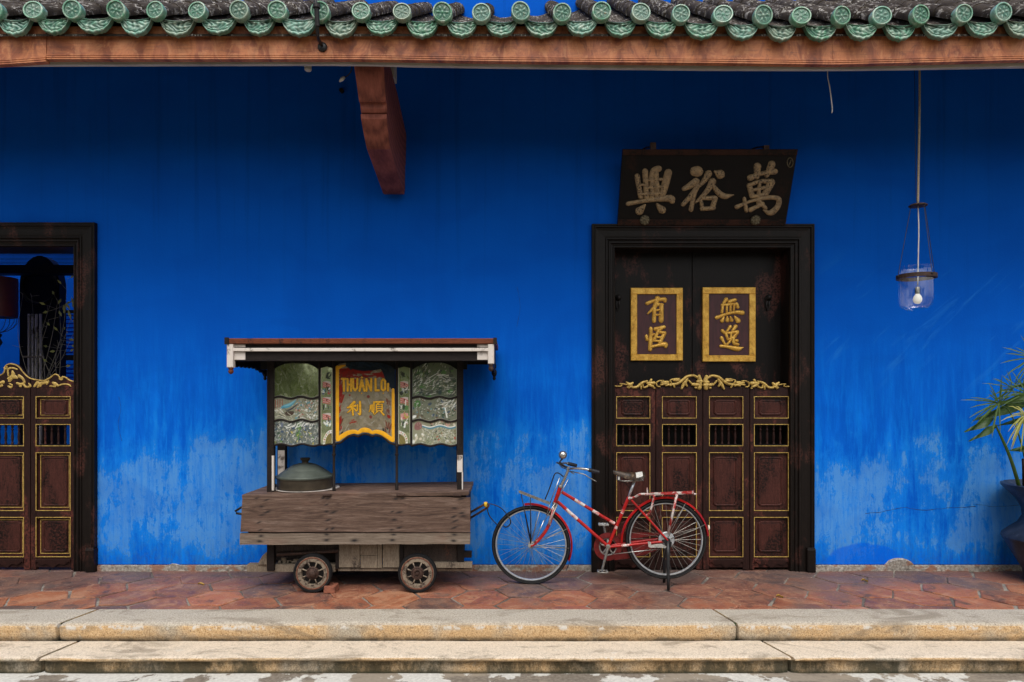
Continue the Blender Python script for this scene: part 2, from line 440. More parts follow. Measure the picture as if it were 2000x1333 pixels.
# terracotta hexagons: tint per tile in the colour attribute
g = G('terracotta'); at = g.attr()
n1 = g.noise(9, 7, .66); n2 = g.noise(55, 5, .6); n3 = g.noise(1.1, 4, .6)
n4 = g.noise(3.2, 8, .7, None, .8)
c = g.mix(g.rng(n1, .35, .7), at.outputs['Color'], g.mix(.6, at.outputs['Color'], (.40, .175, .09)))
c = g.mix(g.mth('MULTIPLY', g.rng(n4, .52, .64), .7), c, (.42, .215, .125))
c = g.mix(g.mth('MULTIPLY', g.rng(n4, .47, .36), .8), c, (.075, .047, .042))
c = g.mix(g.mth('MULTIPLY', g.rng(n1, .56, .68), .65), c, (.07, .05, .045))
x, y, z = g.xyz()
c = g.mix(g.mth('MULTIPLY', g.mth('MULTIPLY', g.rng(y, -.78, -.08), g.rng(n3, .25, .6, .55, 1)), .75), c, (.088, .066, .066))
c = g.mix(g.mth('MULTIPLY', g.rng(n3, .50, .62), .55), c, (.125, .094, .084))
c = g.mix(g.mth('MULTIPLY', g.rng(n2, .58, .70), .5), c, (.50, .38, .28))
c = g.mix(g.mth('MULTIPLY', g.rng(g.noise(90, 3, .7), .62, .70), .7), c, (.04, .03, .028))
g.bump(g.mth('ADD', g.mth('MULTIPLY', n1, .8), g.mth('MULTIPLY', n2, .5)), .8, .012)
MT['terracotta'] = g.set(c, g.rng(n1, .3, .7, .42, .7), spec=.35)
g = G('tile_mortar'); n2 = g.noise(50, 5, .6)
MT['tile_mortar'] = g.set(g.mix(g.rng(g.noise(2.5, 4), .45, .6), g.ramp(n2, [(.3, (.06, .05, .045)), (.7, (.16, .13, .11))]), g.ramp(n2, [(.3, (.16, .14, .12)), (.7, (.34, .30, .25))])), .9)

# granite steps: ochre weathered faces, grey trodden tops
g = G('granite')
x, y, z = g.xyz(); nz = g.xyz(g.n('ShaderNodeNewGeometry').outputs['True Normal'])[2]
sp = g.noise(95, 4, .75); sp2 = g.vor(130); big = g.noise(2.2, 6, .62); mid = g.noise(11, 7, .7)
face = g.ramp(sp, [(.30, (.10, .065, .036)), (.44, (.50, .315, .150)), (.62, (.66, .475, .275)), (.8, (.72, .585, .41))])
face = g.mix(g.rng(big, .45, .68), face, g.ramp(sp, [(.3, (.18, .15, .11)), (.6, (.50, .43, .33))]))
top = g.ramp(sp, [(.28, (.17, .15, .125)), (.5, (.44, .39, .32)), (.72, (.62, .56, .465))])
low_top = g.ramp(sp, [(.25, (.30, .24, .18)), (.5, (.66, .555, .435)), (.75, (.76, .675, .565))])
top = g.mix(g.rng(z, -.05, -.09), top, low_top)
c = g.mix(g.rng(nz, .35, .85), face, top)
c = g.mix(g.mth('MULTIPLY', g.rng(mid, .62, .70), .7), c, (.60, .57, .51))
c = g.mix(g.mth('MULTIPLY', g.rng(sp2, .20, .10), .55), c, (.05, .042, .034))
grm = g.noise(1, 8, .72, g.map((1.4, 3, 6)), .8)
c = g.mix(g.mth('MULTIPLY', g.rng(grm, .52, .64), .62), c, (.20, .16, .115))
c = g.mix(g.mth('MULTIPLY', g.mth('MULTIPLY', g.rng(grm, .46, .36), g.rng(g.noise(17, 7, .75), .45, .58)), .5), c, (.16, .125, .085))
c = g.mix(g.mth('MULTIPLY', g.rng(g.noise(26, 7, .75), .62, .68), .7), c, (.05, .04, .03))
c = g.mix(g.mth('MULTIPLY', g.mth('MULTIPLY', g.rng(z, -.012, -.03), g.rng(z, -.06, -.035)), g.rng(g.noise(7, 7, .7), .52, .6)), c, (.60, .57, .52))
# dirt and moss lines at the foot of each riser
d1 = g.mth('MULTIPLY', g.rng(z, -.085, -.122), g.rng(z, -.134, -.128))
d2 = g.mth('MULTIPLY', g.rng(z, -.155, -.18), g.rng(g.noise(3.0, 7, .75, g.map((1, 1, .5))), .38, .58))
c = g.mix(g.mth('MULTIPLY', g.mth('MULTIPLY', d1, g.rng(nz, .4, .2)), g.rng(mid, .3, .6, .4, .9)), c, (.055, .045, .032))
c = g.mix(g.mth('MULTIPLY', d2, .9), c, (.042, .038, .022))
c = g.mix(g.mth('MULTIPLY', g.rng(z, -.225, -.25), .85), c, (.03, .032, .018))
g.bump(g.mth('ADD', sp, mid), .7, .008)
MT['granite'] = g.set(c, .85, spec=.25)
g = G('joint_dirt'); n1 = g.noise(30, 5, .6)
MT['joint_dirt'] = g.set(g.mix(g.rng(n1, .5, .62), (.025, .024, .018), (.05, .075, .02)), .95)
g = G('courtyard_stone')
n1 = g.noise(3.2, 6, .65); n2 = g.noise(40, 6, .65)
c = g.ramp(n2, [(.3, (.11, .09, .07)), (.7, (.25, .215, .175))])
gx, gy, gz = g.xyz()
wl = g.mth('ADD', n1, g.mth('ADD', g.rng(gx, -.8, -1.8, 0, .10), g.rng(gy, -1.85, -1.72, 0, .03)))
c = g.mix(g.mth('MULTIPLY', g.rng(g.noise(1, 5, .6, g.map((1.6, 5, 1))), .5, .6), .7), c, (.30, .255, .20))
c = g.mix(g.mth('MULTIPLY', g.rng(wl, .54, .57), g.rng(gy, -2.6, -2.2)), c, g.ramp(n2, [(.3, (.42, .41, .38)), (.7, (.62, .61, .57))]))
MT['courtyard_stone'] = g.set(c, .9)

# fascia board
g = G('fascia_wood')
n1 = g.noise(1, 7, .65, g.map((4.2, 1, 2.2)), 2.2); n2 = g.noise(1, 6, .65, g.map((9, 1, 5)), 1.6); gr = g.noise(6, 6, .6, g.map((1, 4, 14)))
c = g.ramp(n1, [(.30, (.15, .040, .020)), (.44, (.34, .105, .045)), (.57, (.52, .19, .075)), (.72, (.27, .085, .045))])
c = g.mix(g.mth('MULTIPLY', g.rng(n2, .53, .60), .55), c, (.58, .25, .11))
c = g.mix(g.mth('MULTIPLY', g.rng(n2, .42, .34), .6), c, (.15, .05, .035))
c = g.mix(g.mth('MULTIPLY', g.rng(gr, .5, .66), .3), c, (.12, .05, .034))
g.bump(gr, .3, .004)
MT['fascia_wood'] = g.set(c, .55)

# weathered roll tiles and green glaze
g = G('roof_tile')
n1 = g.noise(9, 8, .7); n2 = g.noise(1, 7, .72, g.map((90, 10, 18)), .6)
c = g.ramp(n1, [(.3, (.016, .012, .009)), (.55, (.048, .037, .028)), (.75, (.095, .078, .06))])
c = g.mix(g.mth('MULTIPLY', g.rng(n2, .52, .62), g.rng(g.noise(3.5, 4), .40, .54)), c, (.46, .43, .39))
g.bump(n1, .8, .01)
MT['roof_tile'] = g.set(c, .9, spec=.2)
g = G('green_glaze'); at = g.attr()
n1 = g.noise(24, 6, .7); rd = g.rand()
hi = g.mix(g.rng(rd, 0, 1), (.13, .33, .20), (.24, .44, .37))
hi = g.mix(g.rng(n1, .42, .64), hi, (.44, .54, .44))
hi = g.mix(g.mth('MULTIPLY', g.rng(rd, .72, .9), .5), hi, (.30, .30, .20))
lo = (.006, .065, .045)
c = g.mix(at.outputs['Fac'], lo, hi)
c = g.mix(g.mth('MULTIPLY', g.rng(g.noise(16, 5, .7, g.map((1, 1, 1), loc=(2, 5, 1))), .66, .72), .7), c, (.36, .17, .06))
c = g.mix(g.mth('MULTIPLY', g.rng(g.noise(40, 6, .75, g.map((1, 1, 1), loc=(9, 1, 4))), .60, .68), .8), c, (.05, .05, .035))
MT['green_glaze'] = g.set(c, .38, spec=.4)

# painted mirror glass: paint colour and cover in the attribute
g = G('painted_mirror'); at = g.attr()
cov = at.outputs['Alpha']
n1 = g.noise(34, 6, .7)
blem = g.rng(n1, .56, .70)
c = g.mix(cov, g.mix(g.mth('MULTIPLY', blem, .4), (.66, .74, .44), (.26, .27, .17)), at.outputs['Color'])  # olive tint puts the green of mirrored foliage into the bare glass colour
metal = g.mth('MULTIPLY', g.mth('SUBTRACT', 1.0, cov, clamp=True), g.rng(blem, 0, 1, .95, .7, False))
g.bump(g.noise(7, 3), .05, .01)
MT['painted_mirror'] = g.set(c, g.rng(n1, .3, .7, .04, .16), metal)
g = G('painted_board'); at = g.attr()
n1 = g.noise(60, 5, .65)
MT['painted_board'] = g.set(g.mix(g.rng(n1, .4, .75, 0, .4), at.outputs['Color'], g.mix(.75, at.outputs['Color'], (.02, .018, .015))), .5, spec=.12)

def leafmat(name, a, b, trans=.35):
    g = G(name); n1 = g.noise(14, 4, .6); rd = g.rand()
    c = g.mix(n1, a, b)
    g.set(c, .4, spec=.4)
    tr = g.n('ShaderNodeBsdfTranslucent', {'Color': c}).outputs[0]
    ms = g.n('ShaderNodeMixShader', {0: trans, 1: g.b.outputs[0], 2: tr}).outputs[0]
    g.t.links.new(ms, g.out.inputs[0]); MT[name] = g.m
leafmat('leaf_broad', (.016, .052, .008), (.06, .115, .016))
leafmat('leaf_spike', (.03, .085, .014), (.12, .19, .035))
leafmat('leaf_yellow', (.34, .34, .07), (.5, .46, .12))
leafmat('leaf_tree', (.07, .14, .008), (.32, .38, .03), .55)
leafmat('leaf_dead', (.40, .22, .02), (.5, .32, .05))
plain('bark', (.075, .06, .045), .9, 0, .4, 12, .8)
g = G('pot_glaze'); n1 = g.noise(6, 7, .65); n2 = g.noise(40, 5, .6)
c = g.ramp(n1, [(.3, (.010, .012, .018)), (.55, (.026, .032, .050)), (.75, (.062, .070, .095))])
c = g.mix(g.mth('MULTIPLY', g.rng(n2, .6, .7), .4), c, (.13, .14, .16))
g.bump(n1, .4, .01)
MT['pot_glaze'] = g.set(c, .38)
g = G('jar_glass')
tr = g.n('ShaderNodeBsdfTransparent', {'Color': (.96, .97, .97)}).outputs[0]
gl = g.n('ShaderNodeBsdfGlossy', {'Color': (1, 1, 1), 'Roughness': .02}).outputs[0]
fc = g.mth('ADD', .075, g.mth('MULTIPLY', g.mth('POWER', g.n('ShaderNodeLayerWeight', {'Blend': .5}).outputs['Facing'], 3.0), .5))
g.t.links.new(g.n('ShaderNodeMixShader', {0: fc, 1: tr, 2: gl}).outputs[0], g.out.inputs[0]); MT['jar_glass'] = g.m
g = G('lamp_bulb')
g.b.inputs['Emission Color'].default_value = (1, .97, .9, 1); g.b.inputs['Emission Strength'].default_value = .18
MT['lamp_bulb'] = g.set((.80, .78, .70), .3)

# ================================================================ SETTING: courtyard, steps, porch floor
GZ = -.253
m = MB(); m.box(-60, 60, -70, -1.60, GZ-.3, GZ)
tag(m.build('courtyard_ground', MT['courtyard_stone']), kind='structure')
def step_block(x0, x1, y0, y1, z0, z1, kind, label, skew0=0.0, skew1=0.0):
    """long granite block; y0 front, y1 back; the ends may run askew"""
    n = 90
    if kind == 'upper':
        prof = [(y1, z0), (y1, z1)] + [(y0+.045-.045*math.sin(R(a)), z1-.03+.03*math.cos(R(a))) for a in (0, 20, 45, 70, 90)] + [(y0+.004, z0+.02), (y0+.012, z0)]
    else:
        prof = [(y1, z0), (y1, z1)] + [(y0+.03-.03*math.sin(R(a)), z1-.017+.017*math.cos(R(a))) for a in (0, 30, 60, 90, 120, 150)] + [(y0+.030, z1-.036), (y0+.036, z1-.042), (y0+.038, z0)]
    k = len(prof); vs, fs = [], []
    rnd = random.Random(x0)
    ph = [rnd.uniform(0, 6) for _ in range(4)]
    for i in range(n+1):
        t = i/n; xx = x0+(x1-x0)*t
        w = .0025*math.sin(xx*2.1+ph[0])+.0012*math.sin(xx*7.7+ph[1])+.0008*math.sin(xx*23+ph[2])
        chip = max(0, math.sin(xx*5.3+ph[3])-.86)*.05+max(0, math.sin(xx*17.7+ph[1])*math.sin(xx*4.1+ph[2])-.7)*.04
        for (yy, zz) in prof:
            back = (yy-y0)/(y1-y0)
            q = xx + (skew0*(1-t)+skew1*t)*back
            e = 0.016 if (i in (0, n) and yy < y0+.06) else 0
            vs.append((q, yy+w*(1-back)+(chip if yy < y0+.05 and zz > z1-.04 else 0)+e, zz+(w*.6 if zz > z0+.03 else 0)-(e*.8 if zz > z1-.02 else 0)))
    for i in range(n):
        for j in range(k):
            j2 = (j+1) % k
            fs.append((i*k+j, i*k+j2, (i+1)*k+j2, (i+1)*k+j))
    fs.append(list(range(k))[::-1]); fs.append([n*k+j for j in range(k)])
    mm = MB(); mm.add(vs, fs)
    o = mm.build('granite_step', MT['granite'], smooth=True, auto=35)
    return tag(o, label, 'step', 'granite step blocks along the porch')
TF, UF, LF = -1.11, -1.415, -1.70
xa, xb = X(110, UF), X(1443, UF)
step_block(-7.0, xa-.016, UF, TF, -.129, 0, 'upper', 'short orange-tinted end block of the upper granite step, below the left half door', 0, .11)
step_block(xa+.012, xb-.014, UF, TF, -.129, 0, 'upper', 'long upper granite step block running below the food cart and bicycle', .11, -.09)
step_block(xb+.008, 7.0, UF, TF, -.129, 0, 'upper', 'upper granite step block with flaky pale patches, below the right end of the porch', -.09, 0)
xa, xb = X(70, LF), X(1553, LF)
step_block(-7.0, xa-.016, LF, UF+.012, GZ, -.131, 'lower', 'short end block of the lower moulded granite step, at the far left of the stairs', 0, .10)
step_block(xa+.012, xb-.014, LF, UF+.012, GZ, -.131, 'lower', 'long lower granite step block with rounded lip and mossy dark riser', .10, -.11)
step_block(xb+.009, 7.0, LF, UF+.012, GZ, -.131, 'lower', 'lower granite step block right of the mossy joint, under the hanging lamp', -.11, 0)
m = MB(); m.box(-7, 7, UF+.05, TF-.002, -.2, -.018); m.box(-7, 7, -1.595, UF+.04, GZ-.05, -.15)
tag(m.build('step_bedding', MT['joint_dirt']), kind='structure')
# porch floor: hexagonal terracotta on mortar
m = MB(); m.box(-7.5, 7.5, TF, .3, -.2, -.007)
fl = tag(m.build('porch_floor', MT['tile_mortar']), kind='structure')
def clip_y(poly, ylim, keep_less):
    out = []
    for i in range(len(poly)):
        a, b = poly[i], poly[(i+1) % len(poly)]
        ina = (a[1] < ylim) == keep_less; inb = (b[1] < ylim) == keep_less
        if ina: out.append(a)
        if ina != inb:
            t = (ylim-a[1])/(b[1]-a[1]); out.append((a[0]+(b[0]-a[0])*t, ylim))
    return out
rnd = random.Random(4); m = MB(); cols = []
hexR = .232
for ci in range(-22, 23):
    for ri in range(-4, 3):
        cx = ci*1.5*hexR+.1; cy = -.62+ri*hexR*math.sqrt(3)+(hexR*math.sqrt(3)/2 if ci % 2 else 0)
        rr = hexR-.0065+rnd.uniform(-.003, .0025); jx, jy, ja = rnd.uniform(-.006,.006), rnd.uniform(-.006,.006), R(rnd.uniform(-2.5,2.5))
        pts = []
        for k in range(6):
            a0 = ja+R(60*k); a1 = ja+R(60*(k+1)); r0 = rr+rnd.uniform(-.006,.004)
            for t in (0, .33, .66):
                aa = (math.cos(a0)*(1-t)+math.cos(a1)*t, math.sin(a0)*(1-t)+math.sin(a1)*t)
                rk = r0+rnd.uniform(-.0045,.0025)
                pts.append((cx+jx+aa[0]*rk, cy+jy+aa[1]*rk))
        poly = clip_y(clip_y(pts, TF+.004, False), .12, True)
        if len(poly) < 3: continue
        px_ = sum(p[0] for p in poly)/len(poly); py_ = sum(p[1] for p in poly)/len(poly)
        tx, ty, hz = rnd.uniform(-.012,.012), rnd.uniform(-.012,.012), rnd.uniform(-.001,.002)
        n = len(poly); vs = []
        for s_, zz in ((1, -.009), (1, -.003), (.955, 0)):
            for p in poly:
                qx, qy = px_+(p[0]-px_)*s_, py_+(p[1]-py_)*s_
                vs.append((qx, qy, zz+hz+((qx-px_)*tx+(qy-py_)*ty)))
        vs.append((px_, py_, hz-.0015))
        fs = [(k, (k+1)%n, n+(k+1)%n, n+k) for k in range(n)]+[(n+k, n+(k+1)%n, 2*n+(k+1)%n, 2*n+k) for k in range(n)]+[(2*n+k, 2*n+(k+1)%n, 3*n) for k in range(n)]
        m.add(vs, fs)
        t = rnd.random()
        base = ((.30,.10,.048) if t < .33 else (.24,.078,.045) if t < .58 else (.16,.062,.047) if t < .82 else (.10,.058,.053))
        k = rnd.uniform(.82, 1.2)
        cols += [(base[0]*k, base[1]*k, base[2]*k, 1)]*len(vs)
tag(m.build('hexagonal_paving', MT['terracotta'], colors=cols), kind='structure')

# ================================================================ WALL
DX = [(-5.795, -3.765), (.721, 2.730)]                     # outer edges of the two doorways
DTOP = [Z(437), Z(440)]
wall = empty('painted_wall', (0, .12, 0), 'tall blue limewashed house wall with pale weathered patches behind the cart and bicycle', 'wall')
m = MB(); T = .26; ZB = .057
xs = [-8.5, DX[0][0]+.05, DX[0][1]-.05, DX[1][0]+.05, DX[1][1]-.05, 8.5]
m.box(xs[0], xs[1], 0, T, ZB, DTOP[0]-.05); m.box(xs[2], xs[3], 0, T, ZB, DTOP[0]-.05); m.box(xs[4], xs[5], 0, T, ZB, DTOP[0]-.05)
m.box(-8.5, 8.5, 0, T, DTOP[0]-.05, 9.0)
m.build('plaster', MT['blue_plaster'], wall)
# exposed brick and mortar course at the foot, its top edge broken
for a, b in ((-8.5, DX[0][0]+.02), (DX[0][1]-.02, DX[1][0]+.02), (DX[1][1]-.02, 8.5)):
    m = MB(); n = int((b-a)/.035)
    rnd = random.Random(int(a*10))
    def pf(u, v):
        xx = a+(b-a)*u; jag = (rnd.random()-.5)*.012
        hump = .072*max(0, 1-((xx-3.515)/.125)**2)**.5 if abs(xx-3.515) < .125 else 0
        tip = .03*max(0, 1-abs(xx-(-3.07))/.05)
        if v < .5: return (xx, -.016+.004*rnd.random(), -.02+v*.1)
        if v < .8: return (xx, -.016+.004*rnd.random()-(.012 if hump else 0), .045+jag*.3+hump*.8+tip*.7)
        return (xx, .03, .06+jag*.3+hump+tip)
    m.grid(pf, n, 4)
    m.build('plinth', MT['plinth_mortar'], wall)
def crack(pts, r):
    m = MB(); P = crom(pts, 5); rnd = random.Random(3)
    m.stroke([(p[0], p[1]+rnd.uniform(-.004,.004), r*rnd.uniform(.4, 1.2)) for p in P], lambda x_, z_, h: (x_, -.0008-h, z_), h=.0004, smooth=1)
    m.build('crack', MT['iron_dark'], wall)
crack([(X(1690), Z(1003)), (X(1730), Z(999)), (X(1765), Z(992)), (X(1800), Z(997)), (X(1850), Z(993)), (X(1905), Z(990))], .0022)

crack([(X(232), Z(775)), (X(236), Z(800)), (X(231), Z(830)), (X(238), Z(862))], .0012)
crack([(X(1010), Z(560)), (X(1016), Z(600)), (X(1009), Z(640))], .0010)
crack([(X(1905), Z(985)), (X(1950), Z(990)), (X(2000), Z(986))], .0014)

# ================================================================ DOORWAYS
def frame_sweep(x0, x1, zt, prof):
    m = MB(); n = len(prof); rows = []
    for (o, yy) in prof:
        rows.append([(x0+o, yy, 0), (x0+o, yy, zt-o), (x1-o, yy, zt-o), (x1-o, yy, 0)])
    vs = [p for r_ in rows for p in r_]; fs = []
    for i in range(n-1):
        for k in range(3):
            fs.append((i*4+k, (i+1)*4+k, (i+1)*4+k+1, i*4+k+1))
    m.add(vs, fs); return m
FP = [(0,.02),(0,-.045),(.004,-.05),(.012,-.05),(.016,-.043),(.020,-.043),(.024,-.05),(.030,-.05),(.036,-.036),(.060,-.032),(.105,-.030),(.122,-.028),(.128,-.038),(.137,-.038),(.142,-.022),(.150,-.020),(.156,-.030),(.168,-.030),(.174,-.016),(.192,-.012),(.197,-.02),(.206,-.02),(.212,-.006),(.214,.0),(.214,.30)]
def doorway(x0, x1, zt, label):
    root = empty('doorway', ((x0+x1)/2, 0, 0), label, 'doorway')
    frame_sweep(x0, x1, zt, FP).build('door_frame', MT['frame_wood'], root)
    for (a, b) in ((x0-.004, x0+.075), (x1-.075, x1+.004)):
        m = MB(); m.cbox(a, b, -.068, .01, 0, Z(1068)-.012, .008); m.cbox(a+.004, b-.004, -.06, .01, Z(1068)-.012, Z(1068), .006)
        m.build('plinth_block', MT['frame_wood'], root)
    return root
def half_doors(cx, label, rowpx, leafpx, panpx, yf, trim_double, carve):
    """four hinged leaves across the lower doorway"""
    root = empty('half_door', (cx, yf, 0), label, 'half door', 'carved half doors hung low in the doorways')
    zt = Z(757, yf); zb = .006
    hinge0, hinge1 = X(leafpx[0], yf)-.012, X(leafpx[-1], yf)+.012
    for s_, hx in ((-1, hinge0), (1, hinge1)):
        a, b = (hx-.085, hx) if s_ < 0 else (hx, hx+.085)
        m = MB(); m.cbox(a, b, yf-.035, yf+.05, 0, Z(748, yf), .006)
        m.cbox(a-.010, b+.010, yf-.05, yf+.05, Z(748, yf), Z(744, yf), .006)
        m.cbox(a+.02, b-.02, yf-.043, yf-.034, .12, Z(760, yf), .006)
        m.build('hinge_post', MT['frame_wood'], root)
    leaves = []
    for i in range(4):
        a, b = X(leafpx[i], yf)+.003, X(leafpx[i+1], yf)-.003
        p, q = X(panpx[i][0], yf), X(panpx[i][1], yf)
        m = MB(); y0, y1 = yf-.02, yf+.02
        m.box(a, p, y0, y1, zb, zt); m.box(q, b, y0, y1, zb, zt)
        zs = [zt]
        for (u, v) in rowpx: zs += [Z(u, yf), Z(v, yf)]
        zs.append(zb+.02)
        for k in range(0, len(zs), 2): m.box(p, q, y0+.0015, y1, zs[k+1], zs[k])
        # scalloped apron under the bottom rail
        ap = [(p, zs[-1]+.075), (q, zs[-1]+.075)]
        for k in range(25):
            t = k/24; xx = q+(p-q)*t
            ap.append((xx, zs[-1]+.028+.018*math.cos(t*math.pi*2)*(1 if abs(t-.5) < .5 else 0)+.012*math.cos(t*math.pi*6)))
        m.prism(ap, y0-.010, y0+.001)
        leaf = m.build('door_leaf', MT['half_door_wood'], root, bevel=.003)
        leaves.append((leaf, a, b))
        for k, (u, v) in enumerate(rowpx):
            z1, z0 = Z(u, yf), Z(v, yf)
            tr = MB()
            rings = [(0, .0052)] + ([(.026, .0045)] if trim_double else [])
            for off, w in rings:
                ys0 = y0-.0035 if off == 0 else yf+.001
                A, B, C_, E = p+off-w*.4, q-off+w*.4, z0+off-w*.4, z1-off+w*.4
                if off and k == 1: continue
                for bx in ((A, B, E-w, E), (A, B, C_, C_+w), (A, A+w, C_+w, E-w), (B-w, B, C_+w, E-w)):
                    tr.box(bx[0], bx[1], ys0, ys0+.008, bx[2], bx[3])
            tr.build('gilt_trim', MT['gold_paint'], leaf)
            if k == 1:
                sl = MB(); sl.box(p, q, yf-.002, yf+.014, z0, z0+.012); sl.box(p, q, yf-.002, yf+.014, z1-.012, z1)
                sl.build('opening_sill', MT['black_wood'], leaf)
                for j in range(4):
                    cx_ = p+(q-p)*(.21+.195*j); h = z1-z0-.024
                    prof = [(.006,0),(.011,.0),(.011,.08),(.007,.12),(.0095,.22),(.012,.36),(.0095,.6),(.006,.72),(.011,.76),(.011,.80),(.006,.84),(.0105,.88),(.0105,1),(.006,1)]
                    bl = MB(); bl.lathe([(r_, t*h) for r_, t in prof], (cx_, yf+.006, z0+.012), seg=10)
                    bl.build('baluster', MT['half_door_wood'], leaf, smooth=True, auto=50)
            else:
                pm = MB(); g_ = .006
                pm.box(p, q, yf+.006, yf+.018, z0, z1)
                ix, iz = (.052, .048) if k else (.058, .036)
                A, B, C_, E = p+ix, q-ix, z0+iz, z1-iz
                # raised field with cut corners and a ridge
                def ring(d, yy, c=.016):
                    a_, b_, c_, e_ = A+d, B-d, C_+d, E-d; c = max(c-d*.4, .004)
                    return [(a_+c,yy,c_),(b_-c,yy,c_),(b_,yy,c_+c),(b_,yy,e_-c),(b_-c,yy,e_),(a_+c,yy,e_),(a_,yy,e_-c),(a_,yy,c_+c)]
                rs = [ring(-.012, yf+.0061), ring(-.006, yf-.004), ring(0, yf-.006), ring(.006, yf-.004), ring(.010, yf+.002), ring(.016, yf+.0005)]
                vs = [v_ for r_ in rs for v_ in r_]; fs = []
                for t in range(len(rs)-1):
                    for j in range(8): fs.append((t*8+j, t*8+(j+1)%8, (t+1)*8+(j+1)%8, (t+1)*8+j))
                fs.append([(len(rs)-1)*8+j for j in range(8)])
                pm.add(vs, fs)
                pm.build('panel', MT['panel_wood'], leaf)
    carve(root, leaves, yf)
    return root

rows_px = [(775, 817), (829, 871), (884, 997), (1010, 1087)]
# ---- right doorway: closed tall door behind
dr = doorway(DX[1][0], DX[1][1], DTOP[1], 'dark moulded doorway with closed black door leaves bearing two gilt panels, under the carved signboard')
YD = .19
xl0, xm, xl1 = X(1192, YD), X(1352, YD), X(1540, YD)
def gilt_plaque(px0, py0, px1, py1, leaf, strokes, S, O):
    yq = YD-.012
    a, b, t, u = X(px0, yq), X(px1, yq), Z(py0, yq), Z(py1, yq); w = X(1012.5, yq)
    m = MB()
    for bx in ((a, b, t-w, t), (a, b, u, u+w), (a, a+w, u+w, t-w), (b-w, b, u+w, t-w)):
        m.cbox(bx[0], bx[1], yq-.018, YD, bx[2], bx[3], .004)
    m.build('gilt_frame', MT['gold_leaf'], leaf)
    m = MB(); m.box(a+w-.002, b-w+.002, yq-.004, YD-.001, u+w-.002, t-w+.002); m.build('plaque_panel', MT['maroon_panel'], leaf)
    m = MB()
    for k, s_ in enumerate(strokes):
        m.stroke([(a_, b_, r_*1.2+1.5) for a_, b_, r_ in s_], lambda x_, y_, h: (X(O[0]+x_/S, yq), yq-.0045-h, Z(O[1]+y_/S, yq)), h=.012, eps=.0002*k)
    m.build('gilt_lettering', MT['gold_leaf'], leaf, smooth=True)
you = [[(320,320,25),(450,270,22),(600,250,28),(612,280,24)],[(490,240,36),(440,380,28),(330,488,9)],[(440,400,26),(435,605,28)],[(480,335,26),(570,340,20)],[(556,345,28),(550,595,34)],[(460,430,14),(540,425,14)],[(460,508,13),(540,503,13)]]
heng = [[(382,730,26),(380,850,26),(370,1065,28)],[(308,850,20),(320,910,20)],[(395,842,16),(430,820,16)],[(455,735,26),(595,705,24)],[(590,700,20),(520,760,20)],[(505,760,22),(430,920,22)],[(605,800,26),(525,970,24)],[(475,868,13),(560,872,13)],[(500,785,20),(605,800,22)],[(445,928,15),(540,935,15)],[(400,1022,20),(500,1000,20),(615,985,34),(622,1022,22)]]
wu = [[(440,255,28),(370,360,13)],[(490,290,24),(585,262,24)],[(370,345,16),(600,330,20)],[(385,360,18),(372,460,20)],[(450,350,15),(450,475,16)],[(510,345,15),(512,475,16)],[(572,340,16),(562,455,16)],[(612,325,20),(630,380,22)],[(285,550,25),(450,492,20),(600,462,24),(702,472,32)],[(400,545,12),(374,602,28)],[(455,540,12),(460,595,27)],[(508,540,12),(527,590,27)],[(580,535,14),(632,600,36)]]
yi = [[(378,765,24),(415,800,20)],[(365,880,24),(392,935,18),(420,985,14)],[(350,1012,20),(450,1022,20),(620,1058,32),(712,1038,7)],[(502,700,24),(440,785,12)],[(592,695,28),(540,765,14)],[(440,805,15),(620,782,24)],[(435,815,18),(468,905,18)],[(622,795,22),(560,880,22)],[(470,905,15),(585,862,15)],[(520,790,15),(512,910,18),(452,985,15)],[(560,885,20),(562,965,20),(628,985,20)],[(605,925,22)]]
lf = []
for (a, b) in ((xl0, xm-.002), (xm+.002, xl1)):
    m = MB(); m.cbox(a, b, YD, YD+.05, .01, Z(485, YD), .003); m.box(a, a+.004, YD+.001, YD+.04, .01, .02)
    lf.append(m.build('tall_door_leaf', MT['tall_door_wood'], dr))
gilt_plaque(1231.5, 563, 1333, 705, lf[0], you+heng, 8.333, (1225, 555))
gilt_plaque(1371.5, 562, 1475, 707, lf[1], wu+yi, 8.333, (1365, 555))
for (px, lfx) in ((1207, lf[0]), (1500, lf[1])):
    m = MB(); yk = YD-.03
    m.lathe([(.0,0),(.03,.002),(.03,.010),(.014,.016),(.012,.03),(.02,.036),(.018,.05),(.0,.055)], W(px, 582, YD), (0,-1,0), seg=16)
    m.tube([W(px-2, 588, YD-.03), W(px-3, 598, YD-.022), W(px, 607, YD-.016), W(px+3, 598, YD-.022), W(px+2, 588, YD-.03)], .007, 8)
    m.build('door_pull', MT['iron_dark'], lfx, smooth=True)
m = MB(); m.box(DX[1][0]+.1, DX[1][1]-.1, .30, .34, 0, 3.1); m.build('door_backing', MT['black_wood'], dr)
